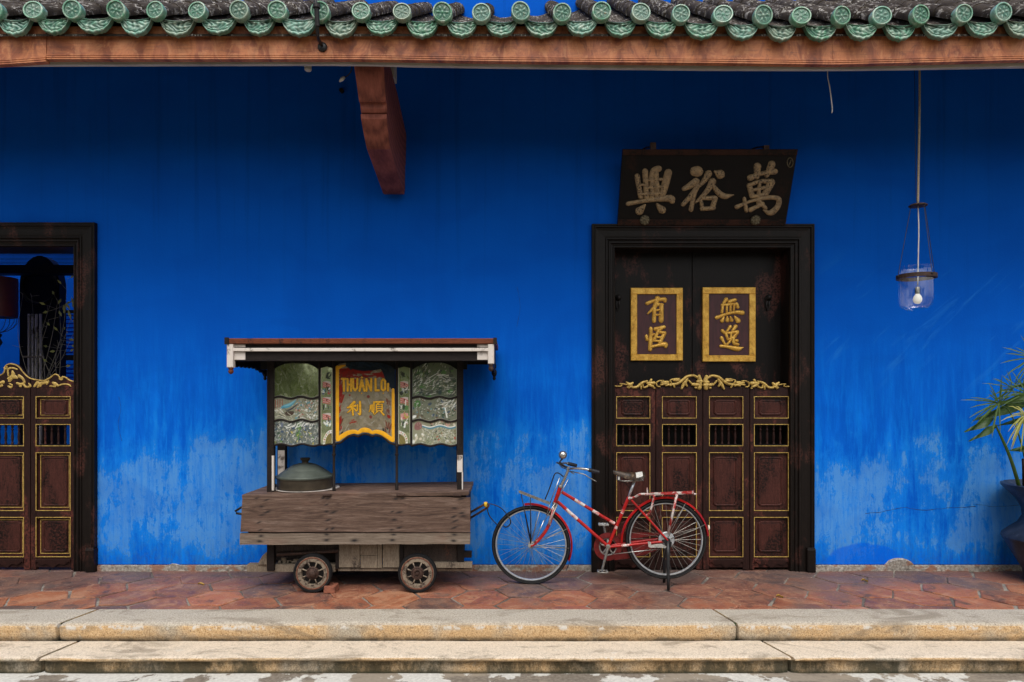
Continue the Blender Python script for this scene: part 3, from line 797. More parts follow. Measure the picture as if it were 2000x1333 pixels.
acan = [[(45,156,5),(100,165,6),(150,165,7),(162,150,7),(145,138,5)],[(140,140,5),(175,140,6),(215,148,7)],[(215,122,9),(250,150,24),(280,130,12)],[(225,178,10),(270,168,14)],[(238,190,6),(250,150,20)],[(280,180,12),(330,172,14),(380,130,15),(440,110,10)],[(440,112,9),(445,160,11),(400,180,9),(390,150,8)],[(370,165,10),(372,193,8)],[(470,118,14),(482,95,13)],[(440,132,14),(510,130,20)],[(460,150,18),(502,168,13)],[(514,186,9)],
 [(575,170,8),(545,165,7),(538,130,8),(570,107,8),(615,104,6)],[(600,126,17),(662,124,18)],[(585,150,9),(640,140,13),(692,156,12)],[(700,128,8),(688,100,8),(740,86,9),(788,84,8)],[(725,100,12),(785,102,16)],[(640,158,10),(680,147,12),(760,138,15),(820,100,16),(870,62,15),(940,50,14),(992,76,13)],[(725,158,11),(733,176,8)],[(872,90,13),(838,140,20),(810,192,9)],[(890,105,9),(915,135,10)],[(1000,58,18),(1008,110,26),(1004,182,24)],[(930,145,16),(1015,152,22)],[(962,182,12)],[(985,118,18),(1020,112,20)],[(845,130,20),(870,165,8)]]
def carve_right(root, leaves, yf):
    S, O = 5.556, (1185, 725)
    for i, (leaf, a, b) in enumerate(leaves):
        m = MB(); half = i in (0, 3); k = 0
        for s_ in acan:
            xm_ = sum(p[0] for p in s_)/len(s_)
            if (xm_ < 528) != half: continue
            pts = s_ if i < 2 else [(2080-p[0], p[1]+(3 if True else 0), p[2]) for p in s_]
            m.stroke(pts, lambda x_, y_, h: (X(O[0]+x_/S, yf-.02), yf-.0205-h, Z(O[1]+y_/S, yf-.02)), h=.016, eps=.0004*k); k += 1
        m.build('gilt_carving', MT['gold_paint'], leaf, smooth=True)
        # dark shaped board that carries the carving
        zt = Z(757, yf); n = 24; top = []
        for j in range(n+1):
            xx = a+(b-a)*j/n; t = abs(xx-X(1371.5, yf))/(X(1548, yf)-X(1371.5, yf))
            prof = np.interp(t, [0, .10, .16, .26, .40, .55, .62, .72, .85, 1.0], [.07, .085, .075, .04, .040, .028, .034, .018, .016, .001])
            top.append((xx, zt+float(prof)))
        m = MB(); m.prism([(a, zt), (b, zt)]+top[::-1], yf-.012, yf+.012); m.build('crest_board', MT['half_door_wood'], leaf)
half_doors(X(1371), 'closed dark red half doors with pierced gilt carving along the top, behind the bicycle', rows_px,
           [1192, 1280, 1371.5, 1463, 1549], [(1203.5, 1268.5), (1292.5, 1359), (1384, 1449.5), (1471.5, 1538)], .03, False, carve_right)
# ---- left doorway: open above its half doors
doorway(DX[0][0], DX[0][1], DTOP[0], 'dark moulded doorway standing open to a dim blue interior with a red lantern')
def carve_left(root, leaves, yf):
    S, O = 3.7045, (0, 420)
    out = [(-100,1150),(-70,1168),(-35,1172),(-5,1160),(22,1146),(40,1118),(36,1100),(48,1084),(75,1075),(112,1082),(140,1100),(170,1138),(205,1172),(250,1189),(310,1196),(345,1190),(365,1176),(382,1160),(402,1151),(424,1160),(436,1180),(450,1172),(474,1172),(500,1192),(535,1204),(566,1214)]
    scr = [[(30,1108,5),(45,1115,5),(52,1100,4),(40,1092,4)],[(62,1165,6),(58,1120,7),(85,1108,7),(125,1118,5)],[(70,1200,12),(95,1160,15),(90,1135,9)],[(60,1185,8),(100,1172,16),(125,1180,8)],[(60,1240,6),(80,1248,8),(88,1232,6),(70,1222,5)],[(5,1215,10),(25,1210,12)],[(0,1240,9),(15,1235,9)],
           [(125,1218,8),(150,1226,10),(175,1218,10),(170,1190,9),(140,1165,11)],[(170,1225,8),(190,1245,8),(222,1240,8),(212,1222,6)],[(150,1240,9)],[(250,1240,8),(272,1215,12),(290,1235,12)],[(275,1245,8),(300,1220,13),(340,1212,9)],[(310,1215,8),(345,1190,8),(365,1180,5)],[(340,1225,7),(352,1205,7)],[(385,1215,9),(402,1226,14),(418,1232,8)],[(365,1240,6),(400,1242,7)],[(420,1238,5),(460,1225,6),(500,1230,6),(515,1242,4)],
           [(455,1170,5),(450,1192,6),(432,1188,5),(434,1176,4)]]
    for i, (leaf, a, b) in enumerate(leaves):
        mir = i < 2
        cz = -100.0
        def mx(x_): return (2*cz-x_) if mir else x_
        zt = Z(757, yf); ya = yf-.02
        P = [(X(O[0]+mx(p[0])/S, ya), Z(O[1]+p[1]/S, ya)) for p in crom(out, 4)]
        P.sort()
        xs_ = [p[0] for p in P]; zs_ = [p[1] for p in P]
        n = 60; top = [(a+(b-a)*j/n, float(np.interp(a+(b-a)*j/n, xs_, zs_))) for j in range(n+1)]
        m = MB(); m.prism([(a, zt), (b, zt)]+top[::-1], yf-.02, yf+.012); cb = m.build('crest_board', MT['half_door_wood'], leaf)
        m = MB(); fl_ = lambda x_, z_, h: (x_, yf-.0205-h, z_)
        m.stroke([(p[0], p[1]-.004, .0062) for p in top], fl_, h=.006, smooth=1)
        k = 0
        for s_ in scr:
            xx = X(O[0]+mx(sum(p[0] for p in s_)/len(s_))/S, ya)
            if not (a < xx < b): continue
            m.stroke([(X(O[0]+mx(p[0])/S, ya), Z(O[1]+p[1]/S, ya), p[2]*.00125) for p in s_], fl_, h=.005, eps=.0003*k); k += 1
        m.build('gilt_carving', MT['gold_paint'], leaf, smooth=True)
half_doors(X(-27), 'half doors with gilt-outlined scroll crest in the open doorway at the left edge', rows_px,
           [-203, -114, -27, 62.5, 151.5], [(-192, -127), (-102, -37), (-16, 49.5), (73.5, 140.5)], .03, True, carve_left)

# ---- room behind the open doorway
m = MB(); m.box(-9.5, -2.6, .27, 5.6, -.15, -.02)
tag(m.build('interior_floor', MT['interior_floor']), kind='structure')
ib = empty('interior_wall', (-6, 4.2, 0), 'blue back wall of the dim room seen through the open doorway', 'wall')
m = MB(); m.box(-9.5, -2.6, 4.2, 4.4, -.02, 7.0); m.build('plaster', MT['blue_plaster'], ib)
m = MB(); m.box(-2.8, -2.6, .27, 4.19, -.02, 6.0); m.box(-9.5, -9.3, .27, 4.19, -.02, 6.0); m.build('side_wall', MT['blue_plaster'], ib)
m = MB(); m.box(-9.29, -2.81, .27, .8, 3.75, 3.9); m.build('ceiling', MT['black_wood'], ib)
def IW(px, py, y): return W(px, py, y)
ya = 1.7
m = MB(); c0, c1 = X(38, ya), X(116, ya); zc = Z(560, ya); poly = [(c0, 0), (c1, 0)]
for k in range(25):
    a = math.pi*k/24; poly.append(((c0+c1)/2+(c1-c0)/2*math.cos(a), zc+(Z(500, ya)-zc)*math.sin(a)))
aw = empty('arched_screen', ((c0+c1)/2, ya, 0), 'tall black arched wooden screen with pale upright bars inside the open doorway', 'screen')
m.prism(poly, ya, ya+.12); m.build('arched_panel', MT['black_wood'], aw)
m = MB()
m.torus(((c0+c1)/2, ya-.005, zc), (0,1,0), (c1-c0)/2-.03, .02, 40, 6); m.build('arch_moulding', MT['black_wood'], aw, smooth=True)
for px in (58.5, 66, 73, 81):
    m = MB(); m.cbox(X(px-1.4, ya), X(px+1.4, ya), ya-.03, ya-.001, .5, Z(614, ya), .003); m.build('bar', MT['white_paint'], aw)
m = MB(); m.cbox(X(49, ya), X(90, ya), ya-.04, ya-.031, Z(700, ya), Z(696, ya), .003); m.build('cross_rail', MT['cart_base_wood'], aw)
m = MB(); m.box(-9.29, -2.81, 1.25, 1.4, Z(536, 1.3), Z(519, 1.3))
tag(m.build('ceiling_beam', MT['black_wood']), 'black wooden beam crossing the top of the open doorway interior', 'beam')
bb = empty('bamboo_blind', (X(80, 2.4), 2.4, Z(505, 2.4)), 'fine slatted bamboo blind hanging high inside the open doorway', 'blind')
for k in range(9):
    m = MB(); zz = Z(497+k*2.6, 2.4); m.box(X(-330, 2.4), X(152, 2.4), 2.4, 2.406, zz-.006, zz+.003); m.build('slat', MT['frame_wood'], bb)
ln = empty('red_lantern', W(-6, 590, .9), 'dark red cylinder lantern with black wire basket, half hidden at the left edge', 'lantern')
cL = W(-6, 620, .9); hL = Z(543, .9)-Z(620, .9); rL = X(28, .9)-X(-6, .9)
m = MB(); m.lathe([(rL,0),(rL*1.02,hL*.1),(rL*1.02,hL*.9),(rL,hL)], cL, seg=28); m.build('lantern_shade', MT['red_fabric'], ln, smooth=True, auto=50)
m = MB()
for k in range(12):
    a = 2*math.pi*k/12
    m.tube([cL+Vector((math.cos(a)*rL*q, math.sin(a)*rL*q, -hh)) for q, hh in ((1.0,0),(.98,.05),(.8,.10),(.5,.14),(.15,.16))], .003, 5)
m.lathe([(.02,-.16),(.045,-.18),(.03,-.22),(.05,-.26),(.015,-.33),(.004,-.4)], cL, seg=12)
m.tube([cL+Vector((0,0,hL)), cL+Vector((0,0,hL+.5))], .006, 6)
m.build('lantern_frame', MT['iron_dark'], ln, smooth=True)
ls = empty('louvred_shutter', W(135, 700, 3.2), 'blue louvred shutter deep inside the open doorway beside the arched screen', 'shutter')
yy = 3.2
m = MB()
for (a, b, c_, d_) in ((117,121,606,760),(155,159,606,760)): m.box(X(a,yy), X(b,yy), yy, yy+.05, Z(d_,yy), Z(c_,yy))
for (c_, d_) in ((606,612),(694,704),(752,760)): m.box(X(121,yy), X(155,yy), yy+.002, yy+.048, Z(d_,yy), Z(c_,yy))
m.build('shutter_frame', MT['black_wood'], ls)
for k in range(17):
    py = 614+k*8.1
    if 688 < py < 706: continue
    z0_ = Z(py, yy); m = MB(); m.add([(X(121,yy), yy+.005, z0_-.043),(X(155,yy), yy+.005, z0_-.043),(X(155,yy), yy+.04, z0_),(X(121,yy), yy+.04, z0_),
        (X(121,yy), yy+.011, z0_-.047),(X(155,yy), yy+.011, z0_-.047),(X(155,yy), yy+.046, z0_-.004),(X(121,yy), yy+.046, z0_-.004)],
        [(0,1,2,3),(7,6,5,4),(0,4,5,1),(3,2,6,7),(0,3,7,4),(1,5,6,2)]); m.build('slat', MT['blue_plaster'], ls)
hp = empty('dried_branches', W(95, 760, 1.2), 'bundle of dry twigs with a few yellow green leaves inside the open doorway', 'branches')
rnd = random.Random(11); m = MB(); lm = MB()
for k in range(11):
    p0 = W(rnd.uniform(60, 118), rnd.uniform(740, 762), 1.2); top = W(rnd.uniform(38, 148), rnd.uniform(545, 700), 1.2+rnd.uniform(-.3,.3))
    mid = (p0+top)/2+Vector((rnd.uniform(-.1,.1), 0, rnd.uniform(-.05,.1)))
    P = [Vector(q) for q in crom([tuple(p0), tuple(mid), tuple(top)], 5)]
    m.tube(P, [.004,.0015], 5)
    for j in range(4):
        b0 = P[rnd.randrange(4, len(P))]; b1 = b0+Vector((rnd.uniform(-.12,.12), rnd.uniform(-.05,.05), rnd.uniform(-.03,.1)))
        m.tube([b0, b1], [.002,.001], 4)
        if top.x > X(112, 1.2) or rnd.random() < .12:
            d = (b1-b0).normalized()*.05; s_ = Vector((d.z, 0, -d.x))*.3
            lm.add([b1, b1+d*.5+s_, b1+d*1.2, b1+d*.5-s_], [(0,1,2,3)])
for k in range(9):
    a = W(126+rnd.uniform(-14, 22), rnd.uniform(560, 610), 1.15); d = Vector((rnd.uniform(-.05,.06), 0, -rnd.uniform(.06,.13))); s_ = Vector((.014, .004, 0))
    lm.add([a, a+d*.45+s_, a+d, a+d*.45-s_], [(0,1,2,3)])
m.build('twigs', MT['dry_twig'], hp); lm.build('leaves', MT['leaf_yellow'], hp)

# ================================================================ SIGNBOARD (leans out from the wall at the top)
SB, ST = Vector((1.707, -.05, Z(441, -.05))), Vector((1.714, -.30, Z(292, -.30)))
su = Vector((1, 0, 0)); sv = (ST-SB); sv.x = 0; SH = sv.length; sv.normalize(); sn = su.cross(sv)
sb = empty('signboard', SB, 'old black signboard with three carved gilt characters leaning forward above the right doorway', 'sign')
SW = 1.512
def SP(u, v, h):                                           # u -.5...5 across, v 0..1 up, h out of the face
    return SB+su*(u*SW)+sv*(v*SH)+sn*h+Vector((.007*v, 0, 0))
def szoom(x_, y_, h):
    v = (850-y_)/(850-63); l = 84+(142-84)*v; r_ = 1805+(1940-1805)*v
    return SP((x_-l)/(r_-l)-.5, v, h)
def sbox(m, u0, u1, v0, v1, h0, h1):
    P = [SP(u, v, h) for h in (h0, h1) for u, v in ((u0,v0),(u1,v0),(u1,v1),(u0,v1))]
    m.add(P, [(3,2,1,0),(4,5,6,7),(0,1,5,4),(1,2,6,5),(2,3,7,6),(3,0,4,7)])
m = MB(); sbox(m, -.5, .5, .085, .925, -.035, 0); m.build('board', MT['sign_wood'], sb)
m = MB(); sbox(m, -.5, .5, .925, 1.0, -.037, .010); m.build('edge_strip', MT['sign_edge_wood'], sb, bevel=.004)
m = MB(); sbox(m, -.5, .5, 0, .085, -.037, .008); m.build('edge_strip', MT['sign_edge_wood'], sb, bevel=.004)
xing = [[(288,335,26),(305,440,24),(325,545,25)],[(370,285,28),(378,420,26),(385,555,26)],[(432,350,24),(455,275,24),(510,258,30)],[(480,290,26),(492,555,28)],[(435,310,20),(440,550,22)],[(608,298,36),(575,420,36),(543,540,28)],[(360,372,14),(540,365,14)],[(400,452,13),(545,440,13)],[(300,425,13),(350,420,12)],[(305,520,14),(560,508,16)],[(192,618,22),(330,592,20),(470,572,24),(625,562,34),(645,588,28)],[(365,630,10),(330,672,30),(310,695,40)],[(488,620,10),(520,660,28),(540,682,38)]]
yu = [[(895,285,50)],[(1022,308,34),(975,380,24),(925,435,14)],[(892,388,36),(830,430,30),(768,462,22)],[(905,430,26),(865,505,26),(758,625,20)],[(885,480,20),(862,560,22),(838,680,22)],[(1085,285,12),(1138,312,46)],[(1062,388,34),(1000,490,24),(890,602,11)],[(1068,430,18),(1120,500,28),(1185,540,28),(1272,525,6)],[(938,575,16),(955,668,20)],[(960,560,18),(1085,558,24)],[(1088,562,24),(1058,655,24)],[(950,672,20),(1068,662,22)]]
wan = [[(1525,235,36),(1518,340,24)],[(1672,215,36),(1618,325,22)],[(1448,352,30),(1560,308,18),(1702,285,28)],[(1440,430,26),(1465,530,26)],[(1450,420,18),(1560,384,18),(1660,392,30)],[(1668,395,34),(1600,515,32)],[(1480,475,15),(1590,450,16)],[(1460,545,18),(1600,522,18)],[(1545,400,16),(1530,560,18),(1525,650,14)],[(1308,652,22),(1420,602,13),(1560,562,20),(1685,552,22),(1740,575,26),(1728,645,26),(1655,715,28),(1580,685,7)],[(1385,565,18),(1405,690,18)],[(1448,682,24),(1500,655,18),(1570,618,22)],[(1535,585,16),(1600,662,20)]]
for ch in (xing, yu, wan):
    m = MB()
    for k, s_ in enumerate(ch): m.stroke([(a_, b_, r_*1.08+1) for a_, b_, r_ in s_], szoom, h=.016, eps=.001+.0003*k)
    m.build('carved_lettering', MT['old_gilding'], sb, smooth=True)
for (x_, y_) in ((360, 790), (1495, 790)):
    m = MB(); c = szoom(x_, y_, .008)
    m.lathe([(.045,0),(.045,.008),(.028,.016),(.012,.022),(.001,.024)], c, tuple(sn), 16)
    for k in range(8):
        a = 2*math.pi*k/8; m.ball(szoom(x_+34*math.cos(a), y_+34*math.sin(a), .014), .017, 8, 6)
    m.build('rosette_boss', MT['brass_dark'], sb, smooth=True)
for x_ in (455, 1620):
    m = MB(); a = szoom(x_, 63, -.01)
    m.box(a.x-.024, a.x+.024, a.y-.012, a.y+.025, a.z-.01, a.z+(.055 if x_ < 1000 else .03))
    m.tube([a+Vector((0,.02,.03)), a+Vector((-.03,.15,.07)), (a.x-.06, .02, a.z+.09)], .007, 6)
    m.build('iron_hanger', MT['rust_iron'], sb)
m = MB(); P = [szoom(1860+30*math.cos(t), 195+48*math.sin(t), .002) for t in np.linspace(0, 2*math.pi, 20)]
m.tube(P, .004, 6, caps=False); m.stroke([(1850,220,5),(1870,175,5)], szoom, h=.003, eps=.001); m.build('seal_mark', MT['brass_dark'], sb)

# ================================================================ EAVE ROOF
ey = -1.36
eave = empty('tiled_eave', (0, ey, 4.2), 'tiled eave roof with green glazed end tiles running along the top of the wall', 'roof')
SL = math.tan(R(31))
def RP(px):
    return R(30.6+2.6*min(1, max(0, (px-1010)/260))+1.0*min(1, max(0, (800-px)/250)))
discs = [(65,20),(141,19),(227,20),(303,20),(385,21),(467,20),(542,20),(625,22),(705,22),(785,23),(864,24),(940,25),(1017,22),(1098,25),(1175,22),(1252,24),(1330,27),(1412,28),(1491,30),(1565,31),(1644,31),(1722,31),(1798,29),(1882,27),(1959,24)]
discs = [(65-77*k, 20) for k in range(5, 0, -1)]+discs+[(1959+78*k, 23) for k in range(1, 6)]
# relief discs as polar height fields
def disc_mesh(c, r0, var):
    vs, cols_, fs = [], [], []; nr, nt = 20, 48
    for i in range(nr+1):
        r = i/nr
        for k in range(nt):
            th = 2*math.pi*k/nt
            pet = max(0, math.cos(th*6+var*2))*math.exp(-((r-.42)/.14)**2)+math.exp(-(r/.13)**2)*1.0+.6*max(0, math.cos(th*12+var))*math.exp(-((r-.58)/.07)**2)
            rim = 1.3 if r > .84 else (.5*math.exp(-((r-.72)/.03)**2))
            h = pet*.9+rim
            hh = .007*h*(1 if r < .99 else .4)
            vs.append((c.x+r0*r*math.cos(th), c.y-hh, c.z+r0*r*math.sin(th)))
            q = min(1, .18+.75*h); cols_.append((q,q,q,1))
    for i in range(nr):
        for k in range(nt):
            k2 = (k+1) % nt; fs.append((i*nt+k, (i+1)*nt+k, (i+1)*nt+k2, i*nt+k2))
    b = len(vs)
    for yy, rr in ((.004, 1.0), (.045, 1.0), (.045, .8)):
        for k in range(nt):
            th = 2*math.pi*k/nt; vs.append((c.x+r0*rr*math.cos(th), c.y+yy, c.z+r0*rr*math.sin(th))); cols_.append((.7,.7,.7,1))
    prev = nr*nt
    for j in range(3):
        for k in range(nt):
            k2 = (k+1) % nt; fs.append((prev+k, b+j*nt+k, b+j*nt+k2, prev+k2))
        prev = b+j*nt
    m = MB(); m.add(vs, fs); return m, cols_
def drip_mesh(x0, x1, zt, ztip, y0, var):
    nu, nv = 44, 18; cx = (x0+x1)/2; hw = (x1-x0)/2; vs, cs = [], []
    rnd = random.Random(var)
    ph = [rnd.uniform(0, 6) for _ in range(4)]
    def edge(u):                                            # lower outline, u -1..1, cusped point in the middle
        e = (1-abs(u)**3.2)
        return (zt-ztip)*(e*.90+.09*math.exp(-(u/.07)**2)+.03*abs(math.sin(u*math.pi*4.5)))
    def sag(u): return .026*(1-u*u)
    for j in range(nv+1):
        for i in range(nu+1):
            u = -1+2*i/nu; v = j/nv
            ztop = zt-sag(u)+.0; zb = min(zt-edge(u), ztop-.004)
            z_ = ztop+(zb-ztop)*v
            sc_ = math.sin(u*13+ph[0]+2.5*math.sin(v*7+ph[1]))*math.sin(v*11+ph[2]+2*math.sin(u*6+ph[3]))
            inner = .14 < v < .74 and abs(u) < .86
            h = (.5+.6*sc_) if inner else (1.0 if (v < .1 or v > .82 or abs(u) > .9) else .15)
            if j in (0, nv): h *= .3
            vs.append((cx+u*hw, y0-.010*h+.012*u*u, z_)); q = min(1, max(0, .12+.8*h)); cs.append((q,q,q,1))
    fs = [(j*(nu+1)+i, (j+1)*(nu+1)+i, (j+1)*(nu+1)+i+1, j*(nu+1)+i+1) for j in range(nv) for i in range(nu)]
    n = len(vs)
    vs += [(p[0], p[1]+.03, p[2]) for p in vs[:n]]; cs += cs[:n]
    fs += [tuple(n+q for q in f[::-1]) for f in fs]
    rim_ = list(range(nu+1))+[j*(nu+1)+nu for j in range(1, nv+1)]+[nv*(nu+1)+i for i in range(nu-1, -1, -1)]+[j*(nu+1) for j in range(nv-1, 0, -1)]
    for a in range(len(rim_)):
        p, q = rim_[a], rim_[(a+1) % len(rim_)]; fs.append((p, q, n+q, n+p))
    m = MB(); m.add(vs, fs); return m, cs
L = 1.345/math.cos(R(31))
def roll_mesh(c, rnd, rp):
    """a row of overlapping half-round cover tiles climbing from the eave to the wall"""
    nt = 10; vs, fs = [], []; rows = []
    s_ = 0.0; segs = 6
    for k in range(segs):
        a, b = k*L/segs, (k+1)*L/segs
        rr = .066+rnd.uniform(-.003,.003)
        rows += [(a, rr), (b-.012, rr-.005), (b-.001, rr-.006)]
    for (d, rr) in rows:
        for j in range(nt+1):
            th = math.pi*(-.12+1.24*j/nt)
            jit = rnd.uniform(-.003,.003)
            lx = math.cos(th)*(rr+jit); lz = math.sin(th)*(rr+jit)
            vs.append((c.x+lx, c.y+d*math.cos(rp)-lz*math.sin(rp)*.6, c.z+d*math.sin(rp)+lz*math.cos(rp)))
    w = nt+1
    for i in range(len(rows)-1):
        for j in range(nt): fs.append((i*w+j, i*w+j+1, (i+1)*w+j+1, (i+1)*w+j))
    m = MB(); m.add(vs, fs); return m
def trough_mesh(x0, x1, zc, rnd, rp):
    nu, nv = 8, 18; cx, hw = (x0+x1)/2, (x1-x0)/2
    def f(u, v):
        q = -1+2*u; d = v*L; step = .012*((v*6) % 1.0)
        return (cx+q*hw, ey+.03+d*math.cos(rp), zc-.045*(1-q*q)+d*math.sin(rp)-step+rnd.uniform(-.002,.002))
    m = MB(); m.grid(f, nu, nv); return m
for i, (px, py) in enumerate(discs):
    rnd = random.Random(i)
    c = W(px, py, ey); r0 = 18.3/F*(D+ey)*rnd.uniform(.96, 1.04)
    m, cs = disc_mesh(c, r0, rnd.uniform(0, 6))
    tx_, tz_ = rnd.uniform(-.16,.16), rnd.uniform(-.14,.14)
    m.v = [(p[0], p[1]+(p[0]-c.x)*tx_+(p[2]-c.z)*tz_, p[2]) for p in m.v]
    m.build('round_end_tile', MT['green_glaze'], eave, smooth=True, auto=60, colors=cs)
    roll_mesh(c+Vector((0, .03, -.004)), rnd, RP(px)).build('roll_tile', MT['roof_tile'], eave, smooth=True, auto=50)
    if i+1 < len(discs):
        q = discs[i+1]; yd = ey+.035
        xa_, xb_ = X(px+5.5, yd), X(q[0]-5.5, yd); pm = (py+q[1])/2
        tz_ = rnd.uniform(-.012,.012); sk = rnd.uniform(-.05,.05)
        m, cs = drip_mesh(xa_, xb_, Z(pm+13, yd), Z(pm+50+rnd.uniform(-2,2), yd), yd, i)
        xc_ = (xa_+xb_)/2; m.v = [(p[0], p[1]+tz_, p[2]+(p[0]-xc_)*sk) for p in m.v]
        m.build('drip_tile', MT['green_glaze'], eave, smooth=True, auto=60, colors=cs)
        trough_mesh(X(px+4, yd), X(q[0]-4, yd), Z(pm+14, yd), rnd, RP((px+q[0])/2)).build('trough_tile', MT['roof_tile'], eave, smooth=True, auto=50)
# rafters' boarding below the tiles
m = MB(); zb = Z(55, ey)
m.prism_x([(-1.285, zb-.005), (-1.285, zb-.02), (-.003, zb-.045+1.33*SL), (-.003, zb-.02+1.33*SL)], -8.4, 8.4)
m.build('roof_boarding', MT['roof_tile'], eave)
# fascia in three lengths with beaded lower edge
FY = -1.25
fb_px = [-900, 91, 400, 690, 1000, 1400, 1625, 1800, 2000, 2900]
def fz(px, lst): return float(np.interp(px, [p[0] for p in lst], [p[1] for p in lst]))
bot = [(-900,126),(0,123),(91,116.5),(690,116.5),(1000,121),(1400,124),(1625,127),(1800,123),(2000,118),(2900,118)]
for k, (a, b, dz) in enumerate(((-900, 91, 5), (91.6, 1626, 0), (1626.6, 2900, 0))):
    m = MB(); n = 40
    prof = [(0, 62), (0, -11), (-.006, -10.5), (-.006, -7.6), (.002, -7.2), (.002, -6.6), (-.008, -6.2), (-.008, -3.6), (.001, -3.2), (.001, -2.8), (-.006, -2.4), (-.006, 0), (.04, 0), (.04, 62)]
    vs, fs = [], []; kk = len(prof)
    for i in range(n+1):
        px = a+(b-a)*i/n; base = fz(px, bot)+(dz if k == 0 else 0)
        for (dy, dp) in prof:
            yy = FY+dy-(.004 if k == 0 else 0)
            pp = base+dp if dp <= 0 else 52
            vs.append((X(px, FY), yy, Z(pp, FY)))
    for i in range(n):
        for j in range(kk):
            j2 = (j+1) % kk; fs.append((i*kk+j, (i+1)*kk+j, (i+1)*kk+j2, i*kk+j2))
    fs.append(list(range(kk))); fs.append([n*kk+j for j in range(kk)][::-1])
    m.add(vs, fs); m.build('fascia_board', MT['fascia_wood'], eave)
bot2 = [(-900,130),(0,127.5),(91,127),(640,125.5),(690,125),(760,128),(1000,131.5),(1400,135.5),(1625,136),(1800,134),(2000,130),(2900,130)]
m = MB(); n = 40; SY = FY+.06; vs, fs = [], []
for i in range(n+1):
    px = -900+3800*i/n; zz = Z(fz(px, bot2), SY)
    vs += [(X(px,SY), SY, zz), (X(px,SY), SY, zz+.13), (X(px,SY), SY+.03, zz+.13), (X(px,SY), SY+.03, zz)]
for i in range(n):
    for j in range(4):
        j2 = (j+1) % 4; fs.append((i*4+j, (i+1)*4+j, (i+1)*4+j2, i*4+j2))
m.add(vs, fs); m.build('soffit_strip', MT['soffit_paint'], eave)

# carved bracket carrying the eave
bk = empty('eave_bracket', (-1.06, 0, 3.6), 'red brown carved timber bracket bracing the eave from the blue wall', 'bracket')
def bw(y):                                                    # left/right faces narrow towards the wall
    t = (y+1.12)/1.12; return -1.150-.005*(1-t)-.0*t, -.968+.0*t
prof = [(-1.12,4.20),(-1.12,4.10),(-1.09,4.02),(-1.04,3.93),(-1.0,3.85),(-.985,3.835),(-.965,3.835),(-.955,3.825),(-.95,3.80),(-.935,3.775),(-.915,3.765),(-.955,3.757),(-.95,3.72),(-.90,3.66),(-.80,3.565),(-.775,3.55),(-.12,3.395),(-.06,3.40),(-.03,3.44),(-.03,3.68),(-.002,3.68),(-.002,3.96),(-.53,4.12),(-.9,4.20)]
vs, fs = [], []; n = len(prof)
for (y_, z_) in prof: a, b = bw(y_); vs.append((a-.075*max(0, min(1, (z_-3.55)/.55))*.35, y_, z_))
for (y_, z_) in prof: a, b = bw(y_); vs.append((b+.012*max(0, min(1, (z_-3.55)/.55)), y_, z_))
fs = [list(range(n))[::-1], [n+k for k in range(n)]]+[(k, (k+1)%n, n+(k+1)%n, n+k) for k in range(n)]
m = MB(); m.add(vs, fs); m.build('strut', MT['bracket_wood'], bk, bevel=.004)
m = MB(); m.box(-1.13, -.945, -.72, -.60, 4.15, 4.42); m.build('white_post', MT['soffit_paint'], bk)

# ================================================================ SMALL FITTINGS ON THE EAVE
cb = empty('black_cable', W(628, 92, -1.26), 'black cable in a pipe clip running over the tiles down the fascia board', 'cable')
m = MB(); m.tube(crom([tuple(W(612,-12,-1.42)), tuple(W(617,8,-1.43)), tuple(W(619,40,-1.42)), tuple(W(620,60,-1.40)), tuple(W(622,76,-1.35)), tuple(W(629,90,-1.26))], 6), .012, 8); m.build('cable', MT['black_plastic'], cb, smooth=True)
m = MB(); m.tube([W(618,10,-1.432), W(620,52,-1.415)], .017, 8); m.lathe([(.026,-.012),(.026,.012)], W(618.5,13,-1.43), (0,0,1), 10); m.build('clip', MT['iron_dark'], cb)
m = MB(); m.lathe([(.036,0),(.034,.012),(.02,.02),(.0,.022)], W(630,93,FY+.001), (0,-1,0), 16); m.build('gland', MT['black_plastic'], cb, smooth=True)
m = MB(); P = crom([tuple(W(1617,130,-1.0)), tuple(W(1616.5,150,-1.0)), tuple(W(1620,168,-1.0)), tuple(W(1623,190,-1.0)), tuple(W(1625.5,212,-1.0)), tuple(W(1625,221,-1.0))], 6)
m.tube([(P[0][0], P[0][1]-.05, P[0][2]+.10)]+P, .0045, 6)
tag(m.build('loose_wire', MT['wire_white'], smooth=True), 'loose white wire dangling from the eave between signboard and hanging lamp', 'wire')
lw = empty('bulb_holder', W(670, 155, -1.0), 'tiny pale bulb holder dangling on a wire beside the wooden bracket', 'light fitting')
m = MB(); m.tube(crom([tuple(W(688,122,-1.08)), tuple(W(686,138,-1.05)), tuple(W(680,147,-1.02)), tuple(W(672,152,-1.0))], 5), .005, 6); m.build('wire', MT['iron_dark'], lw)
m = MB(); m.tube([W(673,151,-1.0), W(668,155,-1.0), W(663,160,-1.0)], [.010,.016,.006], 8); m.build('holder', MT['wire_white'], lw, smooth=True)
m = MB(); m.lathe([(.020,-.034),(.026,-.028),(.026,.06)], W(601.5,130,-1.1), (0,0,1), 12)
tag(m.build('pipe_stub', MT['soffit_paint'], smooth=True, auto=40), 'short grey pipe stub poking below the eave left of the bracket', 'pipe')
m = MB(); m.lathe([(.02,0),(.02,.03),(.0,.034)], W(668,179,0), (0,-1,0), 12)
tag(m.build('cable_hole', MT['iron_dark'], smooth=True, auto=40), 'small dark wall plug on the blue wall left of the bracket', 'plug')

